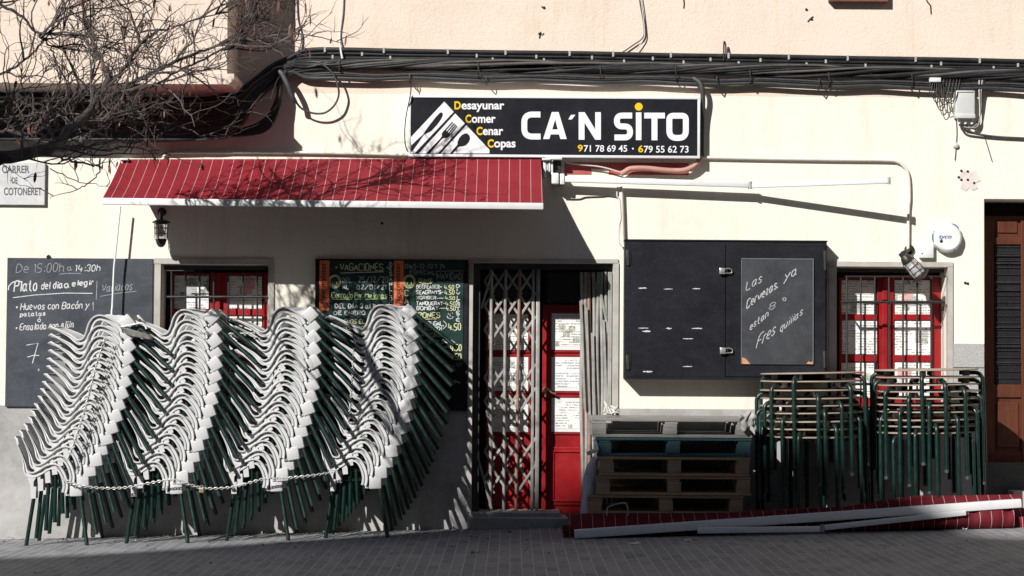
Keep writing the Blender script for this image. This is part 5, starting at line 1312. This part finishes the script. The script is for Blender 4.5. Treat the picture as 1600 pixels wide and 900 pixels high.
for i in range(7):
    a = 1455 + i * 3.0; e_ = 1468 + i * 5
    run('cable', 'thin looped wire hanging from the splitter left of the junction box', 'cable', [(a, 126, -.11), (a - 3 + i, 140 + i * 2, -.12), (a + 2 + i, 152 + (i * 7) % 17, -.11), (e_ - 4, 150 + (i * 5) % 14, -.1), (e_ + 2, 124, -.08)], -.1, .0035, M['cable2' if i % 2 else 'cable'], 'looped wires left of the junction box')
run('cable', 'thin loose wire tails below the junction box', 'cable', [(1538, 212), (1541, 222), (1545, 235), (1550, 252)], -.01, .003, M['cable2'])
run('cable', 'thin wire down to the small knob below the junction box', 'cable', [(1494, 186), (1495, 205), (1494.5, 220), (1493, 240), (1492, 250)], -.008, .003, M['cable2'])

# ------------------------------------------------------------------ chains on the chair stacks
M['chain'] = pmat('galvanised_chain', (0.55, 0.55, 0.54), 0.45, .2, 30, metal=.3)
def chain(label, pts, link=.030, r=.0032, mat='chain'):
    P = catmull([W(*p) for p in pts], 14); mb = MB(); acc = 0; last = P[0]; k = 0; pos = [P[0]]
    for a, b in zip(P[:-1], P[1:]):
        d = (b - a).length; 
        while acc + d >= link * .72:
            f = (link * .72 - acc) / d; a = a.lerp(b, f); pos.append(a); d = (b - a).length; acc = 0
        acc += d
    for i in range(len(pos) - 1):
        c = (pos[i] + pos[i + 1]) / 2; t = (pos[i + 1] - pos[i]).normalized(); s_ = t.cross(Vector((0, 1, 0))); s_ = s_.normalized() if s_.length > .1 else Vector((1, 0, 0)); q = t.cross(s_).normalized()
        if i % 2: s_ = q
        mb.tube([c + t * math.cos(a) * link * .5 + s_ * math.sin(a) * link * .27 for a in [2 * PI * k / 10 for k in range(10)]], r, 5, closed=True)
    return tag(mb.build('chain', M[mat], None, 60), label, 'chain')
YF = min(CH_Y) - .03
yn = [c - .055 for c in CH_Y]
chain('steel chain strung low along the legs of the four chair stacks', [(97, 747, yn[0]), (106, 752, yn[0]), (133, 760, yn[0] - .01), (170, 763, yn[0]), (203, 761, yn[1] - .02), (227, 756, yn[1] - .02), (256, 751, yn[1] - .03), (276, 750, yn[1] - .03), (293, 756, yn[1] - .02), (320, 763, yn[1] - .01), (357, 762, yn[2] - .03), (380, 757, yn[2] - .03), (415, 748, yn[2] - .03), (447, 747, yn[2] - .02), (487, 743, yn[2] - .02), (513, 739, yn[3] - .03), (525, 736, yn[3] - .03), (531, 728, yn[3] - .02)])
chain('steel chain draped down the front of the leftmost chair stack', [(165, 528, yn[0] - .02), (161, 540, yn[0] - .03), (152, 565, yn[0] - .03), (146, 590, yn[0] - .03), (140, 612, yn[0] - .03), (134, 636, yn[0] - .03), (125, 665, yn[0] - .03), (116, 692, yn[0] - .03), (104, 722, yn[0] - .03)], .034, .0036)
chain('thin dark chain draped down the front of the chair stack nearest the door', [(554, 532, yn[3] - .02), (552, 555, yn[3] - .03), (551, 585, yn[3] - .03), (549, 615, yn[3] - .03), (547, 640, yn[3] - .03), (544, 664, yn[3] - .03)], .028, .003)
chain('steel chain stretched between the tops of the second and third chair stacks', [(312, 520, yn[1] - .01), (330, 522, yn[1] + .05), (350, 523, yn[1] + .1), (370, 521, yn[1] + .1), (400, 521, yn[2] - .01)], .028, .003)
pk = thing('padlock', 'small brass padlock on the low chain between the second and third chair stacks', 'padlock', W(314, 764, yn[1] - .02))
mb = MB(); X0, X1, Z0, Z1 = RC(311, 763, 318.5, 770, yn[1] - .02); mb.rbox(X0, X1, yn[1] - .028, yn[1] - .012, Z0, Z1, .003); part(mb, 'body', M['brass'], pk)
mb = MB(); mb.tube(catmull([W(313, 764, yn[1] - .02), W(313, 760, yn[1] - .02), W(316, 758.5, yn[1] - .02), W(318, 761, yn[1] - .02), W(317.5, 764, yn[1] - .02)], 4), .003, 6); part(mb, 'shackle', M['steel'], pk)
M['ropeg'] = pmat('dirty_grey_rope', (0.17, 0.165, 0.16), 0.9, .4, 20, bump=.6, bscale=60)
mb = MB(); rnd = random.Random(2)
for k in range(7):
    mb.tube(catmull([W(186 + k, 512 + k * 1.4, yn[1] + .1), W(198 + k, 514 + k * 1.5, yn[1] + .02), W(212, 518 + k * 1.2, yn[1] - .01), W(226 + k, 522 + k * 1.2, yn[1] - .01), W(238, 526 + k, yn[1] + .02)], 5), .0075, 8)
tag(mb.build('rope', M['ropeg'], None, 60), 'bundle of grey rope lying between the tops of the first two chair stacks', 'rope')

# ------------------------------------------------------------------ tree leaning in from the left
M['bark'] = pmat('grey_brown_bark', (0.045, 0.038, 0.036), 0.85, .35, 14, bump=.6, bscale=60, dirt=(0.16, 0.14, 0.13), dirt_amt=.5, dscale=12)
M['twig'] = pmat('grey_twig_bark', (0.080, 0.064, 0.060), 0.75, .4, 9, dirt=(0.26, 0.22, 0.21), dirt_amt=.6, dscale=7)
M['pod'] = pmat('dry_red_brown_pod', (0.17, 0.060, 0.042), 0.6, .5, 9, dirt=(0.36, 0.27, 0.20), dirt_amt=.7, dscale=6)
TYL = -4.2; TDY = -0.60
tr = thing('tree', 'bare winter tree with dense tangled twigs and dry reddish seed pods at upper left', 'tree', (W(-330, 560, TYL).x, TYL, gz(-5)))
trunk = MB(); limbs = MB(); twigs = MB(); pods = MB(); trnd = random.Random(77); TIPS = []
tx = W(-330, 560, TYL).x
tp = catmull([(tx, TYL, gz(-5) - .1), (tx + .04, TYL, .9), (tx + .02, TYL - .03, 1.6), (tx + .08, TYL + .05, 2.1), (tx + .2, TYL + .3, 2.35)], 6)
trunk.tube(tp, [.15 - .05 * k / (len(tp) - 1) for k in range(len(tp))], 14); part(trunk, 'trunk', M['bark'], tr, 60)
def jitter_path(a, d, L, n, cv, up):
    p = [a.copy()]; dd = d.normalized()
    for k in range(n):
        dd = (dd + Vector((trnd.gauss(0, cv), trnd.gauss(0, cv * .8), trnd.gauss(0, cv) + up))).normalized(); p.append(p[-1] + dd * L / n)
    return p
def ycl(v): return min(-.95, v.y)
def grow(path, r0, depth, dens):
    n = len(path) - 1
    L = sum((b - a).length for a, b in zip(path[:-1], path[1:]))
    k = max(2, int(L * dens))
    for i in range(k):
        f = trnd.uniform(.12, 1) * n; j = min(int(f), n - 1); p = path[j].lerp(path[j + 1], f - j); t = (path[j + 1] - path[j]).normalized()
        sd = t.orthogonal().normalized(); sd.rotate(Matrix.Rotation(trnd.uniform(0, 2 * PI), 3, t))
        d = t * trnd.uniform(.35, 1.0) + sd * trnd.uniform(.5, 1.0) + Vector((.05, 0, .12)); d.y *= .75
        if depth < 3: d.z = abs(d.z) * .9 if trnd.random() < .82 else d.z
        ln = {1: trnd.uniform(.32, .85), 2: trnd.uniform(.16, .46), 3: trnd.uniform(.07, .20)}[depth]
        q = jitter_path(p, d, ln, {1: 9, 2: 7, 3: 3}[depth], .24, .015)
        for v in q: v.y = ycl(v)
        ra = {1: .0078, 2: .0040, 3: .0022}[depth]
        twigs.tube(q, [ra * (1 - .65 * s / (len(q) - 1)) for s in range(len(q))], 4 if depth > 1 else 5)
        if depth < 3: grow(q, ra, depth + 1, {1: 8.5, 2: 9}[depth])
        if depth >= 2 and trnd.random() < .12: TIPS.append(q[trnd.randrange(1, len(q))])
def limb(pts, r0, r1, dens=9, start=1):
    P = catmull([W(p[0], p[1], p[2] + TDY) for p in pts], 6)
    P = [p + Vector((trnd.gauss(0, .006), trnd.gauss(0, .006), trnd.gauss(0, .006))) for p in P]
    limbs.tube(P, [r0 + (r1 - r0) * k / (len(P) - 1) for k in range(len(P))], 8); grow(P, r1, start, dens)
limb([(-318, 318, -3.55), (-120, 276, -3.5), (0, 248, -3.4), (60, 236, -3.2), (90, 225, -3.0), (110, 200, -2.7), (135, 180, -2.4), (155, 150, -2.05), (175, 125, -1.8)], .048, .019, 5)
limb([(20, 246, -3.35), (70, 232, -3.05), (118, 231, -2.6), (130, 216, -2.3), (150, 205, -2.0)], .024, .010, 5)
limb([(175, 125, -1.8), (190, 112, -1.7), (215, 75, -1.45), (232, 58, -1.3), (260, 45, -1.12), (300, 33, -1.1), (345, 20, -1.05)], .016, .004, 7)
limb([(175, 125, -1.8), (155, 85, -1.65), (138, 50, -1.5), (130, 15, -1.35), (126, -30, -1.36)], .013, .006, 6)
limb([(135, 180, -2.4), (175, 152, -2.0), (225, 120, -1.6), (275, 96, -1.25), (320, 78, -1.0), (365, 62, -.97), (400, 42, -.95)], .020, .004, 9)
limb([(200, 150, -1.8), (260, 122, -1.35), (310, 95, -1.05), (360, 75, -1.0), (390, 62, -.97), (420, 35, -.95)], .010, .003, 9)
limb([(-60, -20, -1.6), (0, 8, -1.6), (30, 22, -1.6), (55, 50, -1.58), (78, 72, -1.56), (90, 100, -1.55), (105, 125, -1.5)], .012, .004, 8)
limb([(-40, 130, -1.5), (10, 112, -1.5), (40, 92, -1.5), (70, 62, -1.48), (90, 20, -1.45), (110, -30, -1.45)], .010, .004, 9)
limb([(-60, 215, -1.5), (0, 205, -1.5), (45, 210, -1.45), (80, 190, -1.4), (120, 150, -1.38), (150, 118, -1.35)], .014, .005, 9)
limb([(-60, 165, -1.4), (0, 158, -1.4), (60, 165, -1.38), (120, 175, -1.33), (170, 182, -1.28), (200, 174, -1.22)], .009, .003, 6)
limb([(-50, 190, -1.35), (20, 182, -1.35), (70, 178, -1.3), (130, 160, -1.25), (170, 170, -1.2), (200, 160, -1.15)], .009, .003, 6)
limb([(215, 192, -1.0), (262, 193, -.98), (300, 204, -.96), (335, 218, -.94), (380, 205, -.93), (402, 195, -.92)], .006, .002, 3, 2)
limb([(300, 148, -1.0), (330, 165, -.98), (360, 178, -.95), (400, 172, -.93)], .004, .0015, 3, 2)
limb([(60, 236, -3.2), (100, 248, -2.3), (140, 258, -1.6), (157, 262, -1.15), (140, 285, -1.13), (115, 298, -1.1), (78, 309, -1.08)], .009, .002, 3, 2)
limb([(80, 262, -1.2), (120, 282, -1.15), (150, 288, -1.12), (190, 295, -1.1)], .004, .0015, 3, 2)
# limbs above the frame, whose shadows fall on awning, boards and wall
limb([(-200, 60, -2.0), (-120, -40, -2.2), (-60, -140, -2.3), (-30, -240, -2.3)], .03, .010, 3)
limb([(-120, -40, -2.2), (-40, -55, -2.1), (40, -70, -2.0)], .012, .004, 3)
limb([(-120, -10, -2.3), (-60, 40, -2.3), (-20, 30, -2.25), (20, -20, -2.2)], .012, .005, 4)
part(limbs, 'limbs', M['bark'], tr, 60); part(twigs, 'twigs', M['twig'], tr, 60)
TIPS.sort(key=lambda p: -p.x + trnd.uniform(-.9, .9))
for k, p in enumerate(TIPS[:430]):
    L = trnd.uniform(.04, .10); w_ = trnd.uniform(.006, .010); a = trnd.uniform(0, PI); c, s = math.cos(a) * w_, math.sin(a) * w_; dx = trnd.uniform(-.015, .015)
    z0 = p.z - .008
    pods.add([(p.x, p.y, z0), (p.x + c + dx * .3, p.y + s, z0 - L * .3), (p.x - c + dx * .3, p.y - s, z0 - L * .3), (p.x + c * .9 + dx * .7, p.y + s * .9, z0 - L * .75), (p.x - c * .9 + dx * .7, p.y - s * .9, z0 - L * .75), (p.x + dx, p.y, z0 - L), (p.x + dx * .5 - s * .4, p.y + c * .4, z0 - L * .5)],
             [(0, 1, 6), (0, 6, 2), (1, 3, 6), (2, 6, 4), (3, 5, 6), (4, 6, 5), (0, 2, 1), (1, 2, 4, 3), (3, 4, 5)])
tag(part(pods, 'seed_pods', M['pod'], tr, 60), kind='stuff')

# ------------------------------------------------------------------ litter on the pavement
M['leaf'] = pmat('dry_leaf', (0.20, 0.10, 0.05), 0.8, .4, 20)
rnd = random.Random(9)
def litter(px, py, L, mat, label, cat, name):
    p = G(px, py); mb = MB(); n_ = 7; a0 = rnd.uniform(-.5, .5); vs = []
    for k in range(n_ * 2):
        a = 2 * PI * k / (n_ * 2); q = rnd.uniform(.7, 1.1)
        vs.append((p.x + L * q * math.cos(a), p.y + L * .5 * q * math.sin(a), p.z + .006 + abs(rnd.gauss(0, .008))))
    mb.add([(p.x, p.y, p.z + .014)] + vs, [(0, k + 1, (k + 1) % (n_ * 2) + 1) for k in range(n_ * 2)])
    tag(mb.build(name, mat, None, 30), label, cat)
litter(743, 866, .04, M['leaf'], 'dry brown leaf on the pavement below the barred door', 'leaf', 'dry_leaf')
litter(991, 851, .05, M['rag'], 'scrap of pale paper on the pavement under the white bar', 'litter', 'paper_scrap')
litter(712, 828, .03, M['rag'], 'tiny white scrap at the foot of the wall left of the door', 'litter', 'paper_scrap')
litter(1508, 829, .02, M['rag'], 'tiny white scrap below the rolled red canvas', 'litter', 'paper_scrap')
litter(18, 842, .05, M['leaf'], 'brown dead leaves at the foot of the wall at far left', 'leaf', 'dry_leaf')
litter(100, 845, .03, M['leaf'], 'small dry leaf between the legs of the leftmost chairs', 'leaf', 'dry_leaf')
litter(1075, 846, .025, M['rag'], 'small pale scrap on the pavement near the middle of the white bar', 'litter', 'paper_scrap')
mb = MB(); mb.tube(catmull([G(325, 848) + Vector((0, 0, .01)), G(340, 845) + Vector((0, 0, .02)), G(362, 838) + Vector((0, 0, .015))], 5), .008, 6); tag(mb.build('stick', M['twig'], None, 50), 'thin dry stick on the pavement between the second and third chair stacks', 'stick')

# grit, crumbs and leaf scraps gathered along the foot of the wall
gr = MB(); rnd = random.Random(31)
for k in range(420):
    x = rnd.uniform(-4.2, 4.3); y = -abs(rnd.gauss(0, .22)) - .02 if rnd.random() < .75 else rnd.uniform(-2.6, -.1)
    L = rnd.uniform(.004, .016); a = rnd.uniform(0, PI); z = gz(x) + .0015; c, s_ = math.cos(a) * L, math.sin(a) * L
    gr.add([(x - c, y - s_, z), (x + s_ * .5, y - c * .5, z), (x + c, y + s_, z), (x - s_ * .5, y + c * .5, z), (x, y, z + L * rnd.uniform(.3, .8))], [(0, 1, 4), (1, 2, 4), (2, 3, 4), (3, 0, 4), (3, 2, 1, 0)])
t = NT('grit'); t.color(t.ramp(t.noise(30, 2, .5), [(0.4, (0.07, 0.05, 0.035)), (0.55, (0.20, 0.14, 0.09)), (0.65, (0.42, 0.40, 0.37))], 'CONSTANT')); M['grit'] = t.set(.9)
tag(gr.build('grit', M['grit']), 'crumbs of grit and dry leaf scattered along the foot of the wall', 'grit', kind='stuff')
